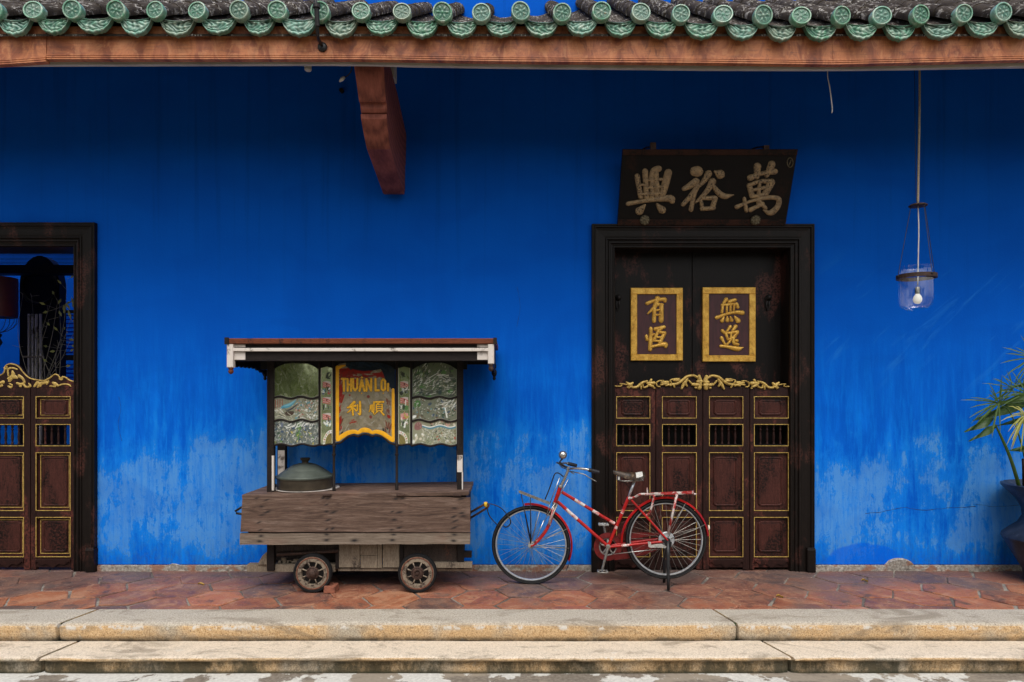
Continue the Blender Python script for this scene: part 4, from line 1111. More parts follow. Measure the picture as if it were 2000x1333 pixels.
# ================================================================ HANGING JAR LAMP
yl = -.70
hl = empty('hanging_lamp', W(1791, 540, yl), 'clear glass jar lamp with rusty ring hanging from the eave at the right', 'lamp')
m = MB(); m.tube(crom([(X(1796,yl), yl, 4.42), tuple(W(1796,200,yl)), tuple(W(1794.5,300,yl)), tuple(W(1793,388,yl)), tuple(W(1793,398,yl))], 6), .0085, 8); m.build('rope', MT['rope'], hl, smooth=True)
m = MB(); m.tube([(X(1788.5,yl), yl+.02, 4.42), W(1789,380,yl+.02), W(1791,398,yl)], .0022, 5); m.build('wire', MT['iron_dark'], hl)
rc = (1810-1776)/2/F*(D+yl); rR = 35.5/F*(D+yl)
cc = W(1793, 401, yl); m = MB(); m.lathe([(.004,.02),(.02,.012),(rc*.8,.006),(rc,-.004),(rc*.95,-.010),(.004,-.006)], cc, seg=24); m.build('canopy', MT['lamp_rust'], hl, smooth=True)
cr = W(1790, 541, yl)
m = MB(); m.lathe([(rR*.90,-.016),(rR,-.016),(rR,.016),(rR*.90,.016),(rR*.90,-.016)], cr, seg=40, cap=False); m.build('ring', MT['lamp_rust'], hl, smooth=True, auto=40)
for a in (R(0), R(180), R(75)):
    pe = cr+Vector((math.cos(a)*rR, -math.sin(a)*rR, 0)); p0 = cc+Vector((math.cos(a)*rc*.8, -math.sin(a)*rc*.8, -.005))
    m = MB(); m.tube([p0, pe+Vector((0,0,.018))], .0026, 5); m.ball(pe+Vector((0,0,.006)), .009, 8, 6); m.build('suspension_wire', MT['iron_dark'], hl)
gr = 33.5/F*(D+yl)*.93; zt_, zb_ = Z(521, yl), Z(607, yl); H_ = zt_-zb_
m = MB(); base = Vector((cr.x, yl, zb_))
out_ = [(.002,0),(gr*.5,.004),(gr*.8,.018),(gr*.95,.045),(gr,.09),(gr,H_-.08),(gr*.93,H_-.055),(gr*.95,H_-.012),(gr*.98,H_)]
in_ = [(r_-.004 if r_ > .01 else .002, h+.004) for r_, h in out_][::-1]
in_[0] = (gr*.98-.004, H_)
m.lathe(out_, base, seg=40, cap=False); m.build('glass_jar', MT['jar_glass'], hl, smooth=True)
m = MB(); m.tube(crom([tuple(W(1793,402,yl)), tuple(W(1794.5,450,yl)), tuple(W(1793.5,500,yl)), tuple(W(1792.5,558,yl))], 6), .0048, 6); m.build('flex', MT['wire_white'], hl, smooth=True)
m = MB(); m.lathe([(.012,0),(.018,.006),(.018,.05),(.010,.06)], W(1792, 575, yl), seg=14); m.build('bulb_socket', MT['dull_steel'], hl, smooth=True, auto=40)
m = MB(); m.lathe([(.001,-.082),(.018,-.078),(.031,-.06),(.034,-.042),(.028,-.02),(.017,-.004),(.015,0)], W(1792, 574.5, yl), seg=18); m.build('bulb', MT['lamp_bulb'], hl, smooth=True)

# ================================================================ POTTED PLANT at the right edge
yp = -.40; pc = Vector((X(2060, yp), yp, 0))
pp = empty('potted_plant', pc, 'blue black glazed pot with spiky and broad green leaves, cut off at the right edge', 'potted plant')
prof = [(.02,.0),(.20,.0),(.215,.02),(.225,.10),(.30,.24),(.378,.385),(.372,.405),(.33,.445),(.262,.505),(.225,.575),(.232,.64),(.27,.72),(.345,.80),(.378,.835),(.380,.852),(.365,.858),(.34,.835),(.28,.78),(.2,.77),(.002,.77)]
prof = [(r_, h*.975) for r_, h in prof]
m = MB(); m.lathe(prof, pc, seg=56, cap=False); m.build('glazed_pot', MT['pot_glaze'], pp, smooth=True, auto=45)
m = MB(); m.lathe([(.30,.785),(.15,.80),(.001,.805)], pc, seg=24, cap=False); m.build('soil', MT['soil'], pp, smooth=True)
def broad_leaf(base, tip, width, droop, name='leaf', mt='leaf_broad', fold=.25, side=None):
    base, tip = Vector(base), Vector(tip); d = tip-base
    sd_ = side or d.cross(Vector((0,-1,0))).normalized()
    nrm = sd_.cross(d).normalized()
    m = MB()
    def f(u, v):
        w = width*math.sin(math.pi*min(1, u*.98+.02)**.75)**.9*(1-.15*u)
        q = -1+2*v
        return base+d*u+sd_*(q*w)+Vector((0,0,-droop*u*u))+nrm*(fold*abs(q)*w)+nrm*(.012*math.sin(u*9+q*2))
    m.grid(f, 16, 6); return m.build(name, MT[mt], pp, smooth=True)
def stem(pts, r, mt='leaf_spike'):
    m = MB(); m.tube(crom([tuple(p) for p in pts], 6), r, 7); m.build('stem', MT[mt], pp, smooth=True)
yq = -.5
stem([W(1993,960,yp+.02), W(1975,900,yq), W(1956,855,yq), W(1944,830,yq)], [.016,.012,.007])
stem([W(2010,955,yp), W(1998,880,yq), W(1975,810,yq), W(1951,788,yq-.05)], [.008,.005])
stem([W(2030,955,yp), W(2022,880,yq), W(2005,830,yq-.1)], [.008,.005])
stem([W(2040,955,yp), W(2035,800,yq), W(2018,700,yq)], [.010,.006])
stem([W(2000,950,yp), W(1999,915,yq), W(1998,896,yq)], [.012,.009], 'sign_edge_wood')
broad_leaf(W(1942,818,yq), W(1884,840,yq-.06), .036, .02)
broad_leaf(W(1948,832,yq), W(1893,858,yq-.1), .030, .02)
broad_leaf(W(2012,786,yq+.1), W(1901,815,yq), .044, .03)
broad_leaf(W(2050,762,yq+.05), W(1944,786,yq-.05), .044, .03)
broad_leaf(W(2060,870,yq), W(1972,876,yq-.1), .045, .02)
broad_leaf(W(2070,800,yq+.1), W(1950,832,yq+.15), .040, .0)
broad_leaf(W(2080,740,yq), W(1966,757,yq), .030, .0)
def umbel(c, n, ln, a0, a1, seed, mt, w=.006, droop=.05):
    rnd = random.Random(seed); m = MB(); c = Vector(c)
    for k in range(n):
        a = R(a0+(a1-a0)*(k+rnd.uniform(-.3,.3))/max(1, n-1)); l = ln*rnd.uniform(.75, 1.15); dy = rnd.uniform(-.5,.3)
        d = Vector((math.cos(a), dy, math.sin(a))).normalized()*l; s_ = d.cross(Vector((0,1,0)))
        s_ = (s_.normalized() if s_.length > 1e-5 else Vector((1,0,0)))*w
        pts = [(0,.5),(.35,1),(.75,.8),(1,.08)]; vs = []
        for t, q in pts:
            p = c+d*t+Vector((0,0,-droop*t*t)); vs += [p-s_*q, p+s_*q+Vector((0,-.002,0))]
        m.add(vs, [(0,1,3,2),(2,3,5,4),(4,5,7,6)])
    m.build('spiky_leaf_head', MT[mt], pp, smooth=True)
umbel(W(1951,788,yq-.05), 17, .26, 5, 205, 1, 'leaf_spike')
umbel(W(1951,788,yq-.05), 6, .22, 200, 260, 5, 'leaf_spike', droop=.09)
umbel(W(2003,812,yq-.15), 16, .20, 60, 265, 2, 'leaf_yellow', .006, .09)
umbel(W(2018,700,yq), 18, .26, 20, 260, 3, 'leaf_spike', .006)
umbel(W(2005,770,yq-.1), 14, .26, 60, 190, 4, 'leaf_spike', .005)
umbel(W(1978,760,yq+.05), 14, .24, 50, 230, 6, 'leaf_spike', .0045)
stem([W(2012,950,yp), W(2004,850,yq), W(1978,760,yq+.05)], [.007,.004])

# ================================================================ FALLEN LEAVES, BRICK
for px, py, lab in ((393,1143,'tiny yellow fallen leaf on the paving left of the food cart'),(1523,1167,'tiny curled yellow leaf on the paving right of the bicycle stand'),(1689,1136,'tiny yellow leaf lying near the wall below the repainted blue patch')):
    yy = HC*F/(py-PY)-D; c = Vector(((px-1000)/F*(D+yy), yy, .003)); m = MB()
    m.grid(lambda u, v: c+Vector(((u-.5)*.055, (v-.5)*.026*math.sin(math.pi*(u*.9+.05)), .012*abs(v-.5)*2+.007*math.sin(u*5))), 8, 4)
    tag(m.build('fallen_leaf', MT['leaf_dead'], smooth=True), lab, 'leaf', 'yellow leaves fallen on the porch')
m = MB(); c = Vector((X(647,-.66), -.66, 0)); m.add([(c.x-.05,c.y-.06,.002),(c.x+.045,c.y-.06,.002),(c.x+.05,c.y+.07,.002),(c.x-.05,c.y+.07,.002),(c.x-.045,c.y-.05,.06),(c.x+.04,c.y-.055,.052),(c.x+.045,c.y+.06,.058),(c.x-.045,c.y+.065,.062)],[(3,2,1,0),(4,5,6,7),(0,1,5,4),(1,2,6,5),(2,3,7,6),(3,0,4,7)])
tag(m.build('brick', MT['brick_red'], bevel=.006), 'broken red brick wedged behind the left cart wheel', 'brick')

# ================================================================ FOOD CART
YF, YB = -.735, -.09
YP = -.58                                                       # plane of posts and mirror panels
CX0, CX1 = -2.165, -.34
cart = empty('food_cart', ((CX0+CX1)/2, -.4, 0), 'old wooden hawker food cart with mirror panels, tiled-colour trim roof and small spoked wheels', 'food cart')
cart['label'] = 'old wooden hawker food cart with painted mirror panels, flat roof and small spoked wheels'
rnd = random.Random(21)
m = MB(); ys = [YF, YF+.21, YF+.42, YB]
for k in range(3): m.box(CX0+rnd.uniform(0,.006), CX1-rnd.uniform(0,.01), ys[k]+.002, ys[k+1]-.002, .768, .80-rnd.uniform(0,.003))
m.v = [(p[0], p[1], p[2]+.024*(p[0]-CX0)/(CX1-CX0)) for p in m.v]
nv_ = len(m.v)
m.build('table_top', MT['cart_plank'], cart, bevel=.003, colors=[(0,0,0,1)]*nv_)
def stained_board(name, mat, c00, c10, c01, c11, yfront, th, spots, warp=.0):
    nu, nv = 260, 44; m = MB(); cs = []
    def f(u, v):
        lo = (c00[0]+(c10[0]-c00[0])*u, c00[1]+(c10[1]-c00[1])*u); hi = (c01[0]+(c11[0]-c01[0])*u, c01[1]+(c11[1]-c01[1])*u)
        px, py = lo[0]+(hi[0]-lo[0])*v, lo[1]+(hi[1]-lo[1])*v
        s_ = 0.0
        for (a, b, rx, ry, sl) in spots:
            dx, dy = px-a, (py-b)+sl*(px-a)
            q = (dx/rx)**2+(dy/ry)**2
            s_ = max(s_, math.exp(-q*1.3))
        cs.append((min(1, s_*1.05),)*3+(1,))
        return (X(px, yfront), yfront+warp*math.sin(u*7)*.5, Z(py, yfront)+.0015*math.sin(u*31)*(1 if v in (0, 1) else 0))
    m.grid(f, nu, nv); n = len(m.v)
    back = [(p[0], p[1]+th, p[2]) for p in m.v]
    m.v += back; cs += cs
    w = nu+1; rim_ = list(range(w))+[j*w+nu for j in range(1, nv+1)]+[nv*w+i for i in range(nu-1, -1, -1)]+[j*w for j in range(nv-1, 0, -1)]
    for a in range(len(rim_)):
        p, q = rim_[a], rim_[(a+1) % len(rim_)]; m.f.append([q, p, n+p, n+q]); m.mi.append(0)
    return m.build(name, mat, cart, colors=cs)
zs = lambda x_, y_: (420+x_/3.509, 900+y_/3.509)
sp = []
for (x_, y_) in [(285,258),(352,270),(318,316),(358,352),(320,374),(300,425),(310,476),(740,256),(775,258),(765,302),(765,350),(812,354),(775,408),(765,470),(805,466),(1285,260),(1240,262),(1215,350),(1262,355),(1228,405),(1262,460),(1210,475),(1690,262),(1640,325),(1690,360),(1635,385),(1645,415),(1640,460),(1700,380)]:
    a, b = zs(x_, y_); sp.append((a, b, rnd.uniform(4,8.5), rnd.uniform(1.6,2.8), rnd.uniform(-.05,.4)))
stained_board('front_plank', MT['cart_plank'], (469.5,1039.5), (918.3,1039.8), (473.5,969), (918.5,972.5), YF-.012, .03, sp)
sp = []
for (x_, y_, k) in [(315,517,1),(305,553,1.2),(765,507,1),(765,545,1.2),(955,548,1.6),(1225,508,1),(1215,545,1.2),(1640,508,1),(1635,550,1.2)]:
    a, b = zs(x_, y_); sp.append((a, b, 5.5*k, 2.4*k, rnd.uniform(-.1,.1)))
stained_board('lower_plank', MT['cart_lower_plank'], (468,1064.5), (918,1063), (468.5,1042.5), (918.3,1041), YF-.004, .03, sp)
m = MB(); m.box(CX0+.04, CX1-.03, YF+.03, YB+.01, .47, .766); m.v = [(p[0], p[1], p[2]+(.024*(p[0]-CX0)/(CX1-CX0) if p[2] > .6 else 0)) for p in m.v]; m.build('storage_box', MT['cart_dark_wood'], cart)
for px in (639.5, 783, 893):
    m = MB(); a, b = X(px-8, YF), X(px+8, YF); m.box(a, b, YF-.022, YF-.001, Z(969.5, YF), Z(965, YF)); m.tube([(a+.005, YF-.022, Z(967,YF)), (b-.005, YF-.022, Z(967,YF))], .006, 8); m.build('hinge', MT['rust_iron'], cart)
# underbody
m = MB(); m.box(X(537,-.42), X(655,-.42), -.42, -.40, .20, .47); m.build('inner_board', MT['worn_panel'], cart)
m = MB(); m.box(X(537,-.60), X(655,-.60), -.585, -.57, Z(1076,-.585), .49); m.build('side_board', MT['worn_panel'], cart, bevel=.003)
yu_ = -.60
def ubox(px0, px1, py0, py1, name, mt, y0=yu_, th=.03, bev=.003):
    m = MB(); m.box(X(px0,y0), X(px1,y0), y0, y0+th, Z(py1,y0), Z(py0,y0)); return m.build(name, MT[mt], cart, bevel=bev)
ubox(521, 535, 1060, 1116, 'corner_post', 'cart_dark_wood', yu_-.01, .05)
ubox(655, 661.5, 1060, 1112, 'upright', 'cart_dark_wood', yu_-.005, .04)
ubox(780.5, 788, 1060, 1112, 'upright', 'cart_dark_wood', yu_-.005, .04)
ubox(893, 906, 1060, 1112, 'corner_post', 'cart_dark_wood', yu_-.012, .05)
ubox(906, 921, 1078, 1090, 'axle_block', 'cart_dark_wood', yu_-.01, .05)
for (a, b) in ((661.5, 703.2), (746.5, 751), (747, 780.5)):
    pass
ubox(661.8, 702.5, 1060, 1109, 'base_board', 'cart_base_wood', yu_, .02)
ubox(703.4, 737, 1060, 1085, 'base_board', 'cart_base_wood', yu_+.004, .02)
ubox(703.8, 737, 1085.6, 1110, 'base_board', 'cart_base_wood', yu_+.002, .02)
ubox(737.5, 746, 1060, 1110, 'base_board', 'cart_base_wood', yu_, .02)
ubox(747.5, 780, 1060, 1109, 'base_board', 'cart_base_wood', yu_-.002, .02)
ubox(788.4, 893, 1060, 1100, 'side_panel', 'worn_panel', yu_+.01, .02)
ubox(482, 655, 1103, 1117.5, 'sill_beam', 'cart_base_wood', yu_+.02, .07)
ubox(660, 922, 1110.5, 1116, 'sill_beam', 'cart_base_wood', yu_+.02, .07)
ubox(840, 922, 1099, 1110, 'sill_beam', 'cart_lower_trim' if 'cart_lower_trim' in MT else 'cart_base_wood', yu_-.02, .05)
m = MB(); m.prism([(X(503,yu_), Z(1103,yu_)), (X(521,yu_), Z(1103,yu_)), (X(521,yu_), Z(1078,yu_)), (X(512,yu_), Z(1086,yu_))], yu_, yu_+.05); m.build('brace', MT['cart_base_wood'], cart)
m = MB(); m.box(CX0+.10, CX1-.08, -.14, -.12, .15, .47); m.build('back_board', MT['black_wood'], cart)
m = MB(); m.tube([W(541,1084,yu_-.02), W(661,1076.5,yu_-.02)], .013, 8); m.build('push_rod', MT['rust_iron'], cart, smooth=True)
m = MB(); m.box(CX0+.12, X(655,yu_), yu_+.06, -.15, .16, .20); m.build('under_shelf', MT['cart_dark_wood'], cart)
m = MB()
for k in range(7):
    c = W(550+k*7+rnd.uniform(-2,2), 1096+rnd.uniform(-3,3), yu_+.08); m.box(c.x-.02, c.x+.018, c.y-.02, c.y+.02, c.z-.02, c.z+rnd.uniform(.0,.03))
m.build('wood_scraps', MT['cart_base_wood'], cart)
yw = -.675
def cart_wheel(c, dome):
    wh = sub_empty('wheel', cart); R_ = 38/F*(D+yw); p = R_/38
    ax = (0,-1,0); c = Vector(c)
    m = MB(); m.lathe([(33*p,-.022),(36.5*p,-.024),(38*p,-.012),(38*p,.012),(36.5*p,.024),(33.2*p,.024),(32.6*p,.018),(33*p,-.022)], c, ax, 48, cap=False)
    m.build('tyre', MT['rubber'], wh, smooth=True, auto=50)
    m = MB(); m.lathe([(33*p,-.02),(32.9*p,.018),(31.6*p,.021),(31*p,.0165),(29.6*p,.0165),(29*p,.020),(22.8*p,.021),(22*p,.016),(21.6*p,-.018)], c, ax, 48, cap=False)
    m.build('rim', MT['cart_wheel_paint'], wh, smooth=True, auto=40)
    m = MB(); m.lathe([(31.7*p,.0214),(29.2*p,.0214)], c, ax, 48, cap=False); m.torus(c+Vector((0,-.0205,0)), ax, 30.4*p, 1.1*p, 48, 6); m.build('rust_band', MT['rust_band'], wh, smooth=True)
    m = MB()
    for k in range(8):
        a = 2*math.pi*(k+.5)/8; d = Vector((math.cos(a), 0, math.sin(a)))
        m.tube([c+d*9*p+Vector((0,-.012,0)), c+d*15*p+Vector((0,-.014,0)), c+d*22.2*p+Vector((0,-.014,0))], [1.9*p,1.15*p,1.8*p], 8)
    m.build('spokes', MT['cart_wheel_paint'], wh, smooth=True)
    m = MB(); m.lathe([(12.5*p,-.02),(12.5*p,.018),(11*p,.024),(9.5*p,.022),(8.5*p,.027)]+([(7*p,.040),(4*p,.047),(.1*p,.049)] if dome else [(6*p,.028),(5.6*p,.018),(3*p,.018),(2.6*p,.032),(.1*p,.034)]), c, ax, 24, cap=False)
    m.build('hub', MT['rust_iron'], wh, smooth=True, auto=35)
    m = MB(); m.lathe([(22*p,-.012),(.1*p,-.012)], c, ax, 32, cap=False); m.build('back_plate', MT['iron_dark'], wh)
R_ = 38/F*(D+yw)
cart_wheel((X(611.5,yw), yw, R_), True); cart_wheel((X(815.5,yw), yw, R_), False)
cart_wheel((X(611.5,yw), -.15, R_), True); cart_wheel((X(815.5,yw), -.15, R_), False)
for px in (611.5, 815.5):
    m = MB(); m.tube([(X(px,yw), yw+.02, R_), (X(px,yw), -.17, R_)], .016, 8); m.build('axle', MT['rust_iron'], cart, smooth=True)
for pts in ([(492,990),(471,991.5),(459.5,999),(462,1003),(472,1004.5),(492,1005)],):
    m = MB(); m.tube([W(a, b, -.50) for a, b in pts], .010, 8); m.build('handle', MT['iron_dark'], cart, smooth=True)
m = MB(); m.tube([W(914,1004,-.45), W(946,985.5,-.45), W(952,984.5,-.45), W(955,988,-.45), W(952,992,-.45), W(914,1015,-.45)], .0095, 8); mh = m.build('handle', MT['rust_iron'], cart, smooth=True)
m = MB(); m.tube([W(948.5,981,-.452), W(948.5,990.5,-.452)], .0145, 10); m.build('tape', MT['tape_yellow'], mh, smooth=True)
# roof
r0, r1 = -.87, -.06
RX0, RX1 = X(441, r0), X(969, r0)
zt, zb = Z(661, r0), Z(672, r0)
m = MB()
m.cbox(RX0, RX1, r0, r0+.03, zb, zt, .006); m.box(RX0, RX1, r1-.03, r1, zb, zt); m.box(RX0, RX0+.03, r0+.03, r1-.03, zb, zt-.001); m.box(RX1-.03, RX1, r0+.03, r1-.03, zb, zt-.001)
m.build('roof_trim', MT['cart_trim_wood'], cart)
m = MB(); m.box(RX0-.008, RX0+.025, r0-.008, r0+.0, zb-.004, zt+.006); m.box(RX1-.022, RX1+.006, r0-.008, r0, zb-.002, zt+.004); m.build('trim_end', MT['cart_dark_wood'], cart)
m = MB(); m.prism_x([(r0+.02, zt-.012), (r0+.3, zt+.012), (r1-.3, zt+.012), (r1-.02, zt-.012), (r1-.02, zt-.03), (r0+.02, zt-.03)], RX0+.02, RX1-.02); m.build('roof_board', MT['cart_dark_wood'], cart)
yb_ = r0+.035
m = MB(); m.cbox(X(455,yb_), X(958,yb_), yb_, yb_+.03, Z(705.5,yb_), zb-.001, .003); m.build('header_beam', MT['cart_dark_wood'], cart)
m = MB(); m.cbox(X(452.5,r0+.01), X(955.5,r0+.01), r0+.008, yb_-.001, Z(686.5,r0), Z(680,r0), .003); m.build('white_rail', MT['white_paint'], cart)
for a, b in ((454, 479.5), (932, 957)):
    m = MB(); m.cbox(X(a,yb_), X(b,yb_), yb_-.006, yb_-.0005, Z(703.5,yb_), Z(687.5,yb_), .002); m.cbox(X(a,yb_), X(b,yb_), yb_-.006, yb_-.0005, Z(679,yb_), zb-.002, .002); m.build('white_block', MT['white_paint'], cart)
for a, b, ybt, ytip in ((442.5, 455, 718, 731), (953, 965, 711, 726)):
    yy = r0+.004
    m = MB(); m.cbox(X(a,yy), X(b,yy), yy, yy+.045, Z(ybt,yy), zb-.002, .004); m.build('corner_drop', MT['white_paint'], cart)
    xm_ = (X(a,yy)+X(b,yy))/2; h = Z(ybt,yy)-Z(ytip,yy)
    m = MB(); m.lathe([(.020,0),(.020,-.2*h),(.014,-.3*h),(.021,-.5*h),(.019,-.75*h),(.011,-.9*h),(.004,-h)], (xm_, yy+.022, Z(ybt,yy)-.0005), seg=14); m.build('turned_knob', MT['cart_trim_wood' if a < 500 else 'rust_iron'], cart, smooth=True)
for sx in (RX0+.022, RX1-.047):
    m = MB(); m.box(sx, sx+.025, yb_+.031, r1-.032, 1.868, zb-.001); m.build('side_fascia', MT['cart_dark_wood'], cart)
    poly = [(r1-.05, 1.868), (yb_+.05, 1.868)]
    n = 66
    for k in range(n+1):
        t = k/n; yy = yb_+.05+(r1-.05-yb_-.05)*t
        poly.append((yy, 1.838-.02*abs(math.sin(t*math.pi*8))-.05*max(0, t-.6)/.4))
    m = MB(); m.prism_x(poly, sx+.006, sx+.019); m.build('side_valance', MT['black_wood'], cart)
    m = MB(); m.lathe([(.018,0),(.018,-.03),(.010,-.04),(.022,-.06),(.024,-.085),(.014,-.105),(.010,-.112),(.016,-.122),(.010,-.138),(.002,-.142)], (sx+.013, r1-.06, 1.868), seg=14); m.build('turned_pendant', MT['black_wood'], cart, smooth=True)
m = MB(); m.box(RX0+.05, RX1-.05, r1-.06, r1-.035, 1.868, zb-.001); m.build('rear_beam', MT['cart_dark_wood'], cart)
m = MB(); m.box(X(508,YP), X(912,YP), YP+.006, YP+.03, Z(722,YP), zb-.03); m.build('header_board', MT['black_wood'], cart)
# posts
def cpost(px0, px1, y0, th, py0, py1, name='post', mt='cart_dark_wood', parent=None, bead=False):
    m = MB(); a, b = X(px0,y0), X(px1,y0); z0, z1 = Z(py1,y0), Z(py0,y0)
    m.cbox(a, b, y0, y0+th, z0, z1, .003)
    if bead:
        k = 0; zz = z1-.03
        while zz > Z(872, y0): m.box(a+.006 if bead > 0 else b-.022, a+.022 if bead > 0 else b-.006, y0-.004, y0+.001, zz-.005, zz); zz -= .011
    return m.build(name, MT[mt], parent or cart)
zt_top = 700
p1_ = cpost(521, 534.5, YP-.02, .045, zt_top, 962, bead=1)
m = MB(); m.box(X(531,YP-.02), X(534.6,YP-.02), YP-.0225, YP+.0, Z(958,YP), Z(890,YP)); m.build('white_strip', MT['white_paint'], p1_)
p2_ = cpost(892.5, 904.5, YP-.02, .045, zt_top, 962, bead=-1)
m = MB(); m.box(X(893,YP-.02), X(903.5,YP-.02), YP-.0225, YP, Z(922,YP), Z(889,YP)); m.box(X(902,YP-.02), X(904.3,YP-.02), YP-.0226, YP, Z(961,YP), Z(922.2,YP)); m.build('white_strip', MT['white_paint'], p2_)
yr_ = -.13
for px0, px1 in ((541.5, 558), (891, 903)):
    p_ = cpost(px0, px1, yr_, .045, 700, 943)
    m = MB(); m.box(X(px0+1.5,yr_), X(px1-2,yr_), yr_-.0025, yr_+.02, Z(938,yr_), Z(880,yr_)); m.build('white_strip', MT['white_paint'], p_)
for px in (652.3, 775):
    m = MB(); r_ = .0115
    zz = [Z(706,YP), Z(868,YP), Z(869,YP), Z(873,YP), Z(874,YP), Z(886,YP), Z(887,YP), Z(890,YP), Z(891,YP), Z(945,YP), Z(946,YP), .80]
    rr = [r_, r_, .015, .015, r_*.9, r_*.9, .0145, .0145, r_*.85, r_*.95, .014, .014]
    m.lathe([(a, b) for a, b in zip(rr, zz)], (X(px,YP), YP-.001, 0), seg=12); m.build('turned_rod', MT['cart_dark_wood'], cart, smooth=True, auto=40)
# panels -----------------------------------------------------
class Cv:
    def __init__(s, w, h, bgc=(.5,.5,.5,.2)):
        s.a = np.zeros((h, w, 4)); s.a[:] = bgc; s.w, s.h = w, h
        s.yy, s.xx = np.mgrid[0:h, 0:w]; s.xx = s.xx/(w-1); s.yy = s.yy/(h-1); s.asp = w/h
    def put(s, mask, col, al=1.0):
        k = np.clip(mask, 0, 1)[..., None]; c = np.array([*col, al]); s.a = s.a*(1-k)+c*k
    def line(s, x0, y0, x1, y1, w, col, al=1.0):
        dx, dy = (x1-x0)*s.asp, y1-y0; L2 = dx*dx+dy*dy+1e-9
        px, py = (s.xx-x0)*s.asp, s.yy-y0; t = np.clip((px*dx+py*dy)/L2, 0, 1)
        d = np.hypot(px-t*dx, py-t*dy); s.put((w-d)*s.h/1.2+.5, col, al)
    def ell(s, cx, cy, rx, ry, col, al=1.0, rot=0.0):
        px, py = (s.xx-cx)*s.asp, s.yy-cy; c_, s_ = math.cos(rot), math.sin(rot)
        qx, qy = px*c_+py*s_, -px*s_+py*c_
        s.put((1-np.hypot(qx/(rx), qy/(ry)))*min(rx, ry)*s.h/1.2+.5, col, al)
    def rect(s, x0, y0, x1, y1, col, al=1.0): s.put(((s.xx>=x0)&(s.xx<=x1)&(s.yy>=y0)&(s.yy<=y1))*1.0, col, al)
    def poly(s, P, col, al=1.0):
        ins = np.zeros(s.xx.shape, bool); n = len(P)
        for i in range(n):
            (xa_, ya_), (xb_, yb2) = P[i], P[(i+1) % n]
            cnd = (ya_ > s.yy) != (yb2 > s.yy)
            with np.errstate(divide='ignore', invalid='ignore'): ins ^= cnd & (s.xx < (xb_-xa_)*(s.yy-ya_)/(yb2-ya_+1e-12)+xa_)
        s.put(ins*1.0, col, al)
    def strokes(s, n, rnd, cols, x=(0,1), y=(0,1), ln=.2, w=.012, ang=None, al=.95):
        for _ in range(n):
            cx, cy = rnd.uniform(*x), rnd.uniform(*y); a = rnd.uniform(0, math.pi) if ang is None else ang+rnd.uniform(-.45,.45); l = ln*rnd.uniform(.4, 1.3)
            s.line(cx, cy, cx+math.cos(a)*l/s.asp, cy-math.sin(a)*l, w*rnd.uniform(.6,1.5), rnd.choice(cols), al)
    def blobs(s, n, rnd, cols, x=(0,1), y=(0,1), r=.05, al=.95):
        for _ in range(n):
            q = r*rnd.uniform(.4, 1.4); s.ell(rnd.uniform(*x), rnd.uniform(*y), q*rnd.uniform(.8,1.8), q, rnd.choice(cols), al, rnd.uniform(0,3))
    def samp(s, u, v):
        return tuple(s.a[min(s.h-1, max(0, int(round(v*(s.h-1))))), min(s.w-1, max(0, int(round(u*(s.w-1)))))])
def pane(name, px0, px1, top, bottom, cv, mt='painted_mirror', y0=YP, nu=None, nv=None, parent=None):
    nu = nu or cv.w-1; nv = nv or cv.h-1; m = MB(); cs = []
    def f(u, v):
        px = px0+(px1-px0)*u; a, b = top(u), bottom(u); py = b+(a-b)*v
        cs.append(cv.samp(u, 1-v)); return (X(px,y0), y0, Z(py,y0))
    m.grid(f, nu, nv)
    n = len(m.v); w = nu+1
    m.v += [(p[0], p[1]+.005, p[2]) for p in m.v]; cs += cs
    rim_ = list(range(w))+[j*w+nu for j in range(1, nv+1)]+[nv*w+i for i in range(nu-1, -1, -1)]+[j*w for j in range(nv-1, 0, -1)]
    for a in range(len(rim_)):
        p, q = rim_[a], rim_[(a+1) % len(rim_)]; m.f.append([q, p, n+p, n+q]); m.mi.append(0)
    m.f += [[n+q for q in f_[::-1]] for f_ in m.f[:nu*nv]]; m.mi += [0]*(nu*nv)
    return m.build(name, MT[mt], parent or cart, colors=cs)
WH, CRM, TEAL, NAVY, DKG, RED, PNK, GRN, OLV, GRY, BRN, YEL, BLK = (.74,.74,.69),(.58,.53,.42),(.08,.27,.36),(.03,.06,.13),(.02,.05,.035),(.36,.05,.04),(.55,.28,.25),(.07,.17,.05),(.16,.17,.06),(.22,.22,.21),(.13,.08,.055),(.42,.35,.08),(.012,.014,.016)
def arch(u): return float(np.interp(u, [0,.11,.29,.5,.7,.85,1], [722.5,716.5,710,708.6,709,714,722]))
def wav(c, a=2.2, ph=0.0, k=2.2): return lambda u: c+a*math.sin(2*math.pi*k*u+ph)
rnd = random.Random(5)
def shift(f, d): return lambda u: f(u)+d
w1, w2, w3 = wav(777, 2.0, 2.6), wav(822, 2.2, 2.4), wav(869.5, 2.0, 2.2)
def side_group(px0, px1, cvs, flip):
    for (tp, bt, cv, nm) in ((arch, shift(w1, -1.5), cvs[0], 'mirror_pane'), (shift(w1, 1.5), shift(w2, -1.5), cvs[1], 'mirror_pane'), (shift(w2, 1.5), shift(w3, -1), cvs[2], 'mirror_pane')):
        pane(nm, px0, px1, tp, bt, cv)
    for w_ in (w1, w2, w3):
        m = MB(); m.stroke([(X(px0-1+(px1-px0+2)*t,YP), Z(w_(t),YP), .0088) for t in np.linspace(0, 1, 36)], lambda x_, z_, h: (x_, YP-.0005-h, z_), h=.010, smooth=1)
        m.build('wavy_rail', MT['cart_dark_wood'], cart, smooth=True)
def fram(cv, col=CRM, w=.022):
    cv.line(0,0,0,1,w/cv.asp if cv.asp > 1 else w,col,.8); cv.line(1,0,1,1,w/cv.asp if cv.asp > 1 else w,col,.8); cv.line(0,1,1,1,w,col,.8)
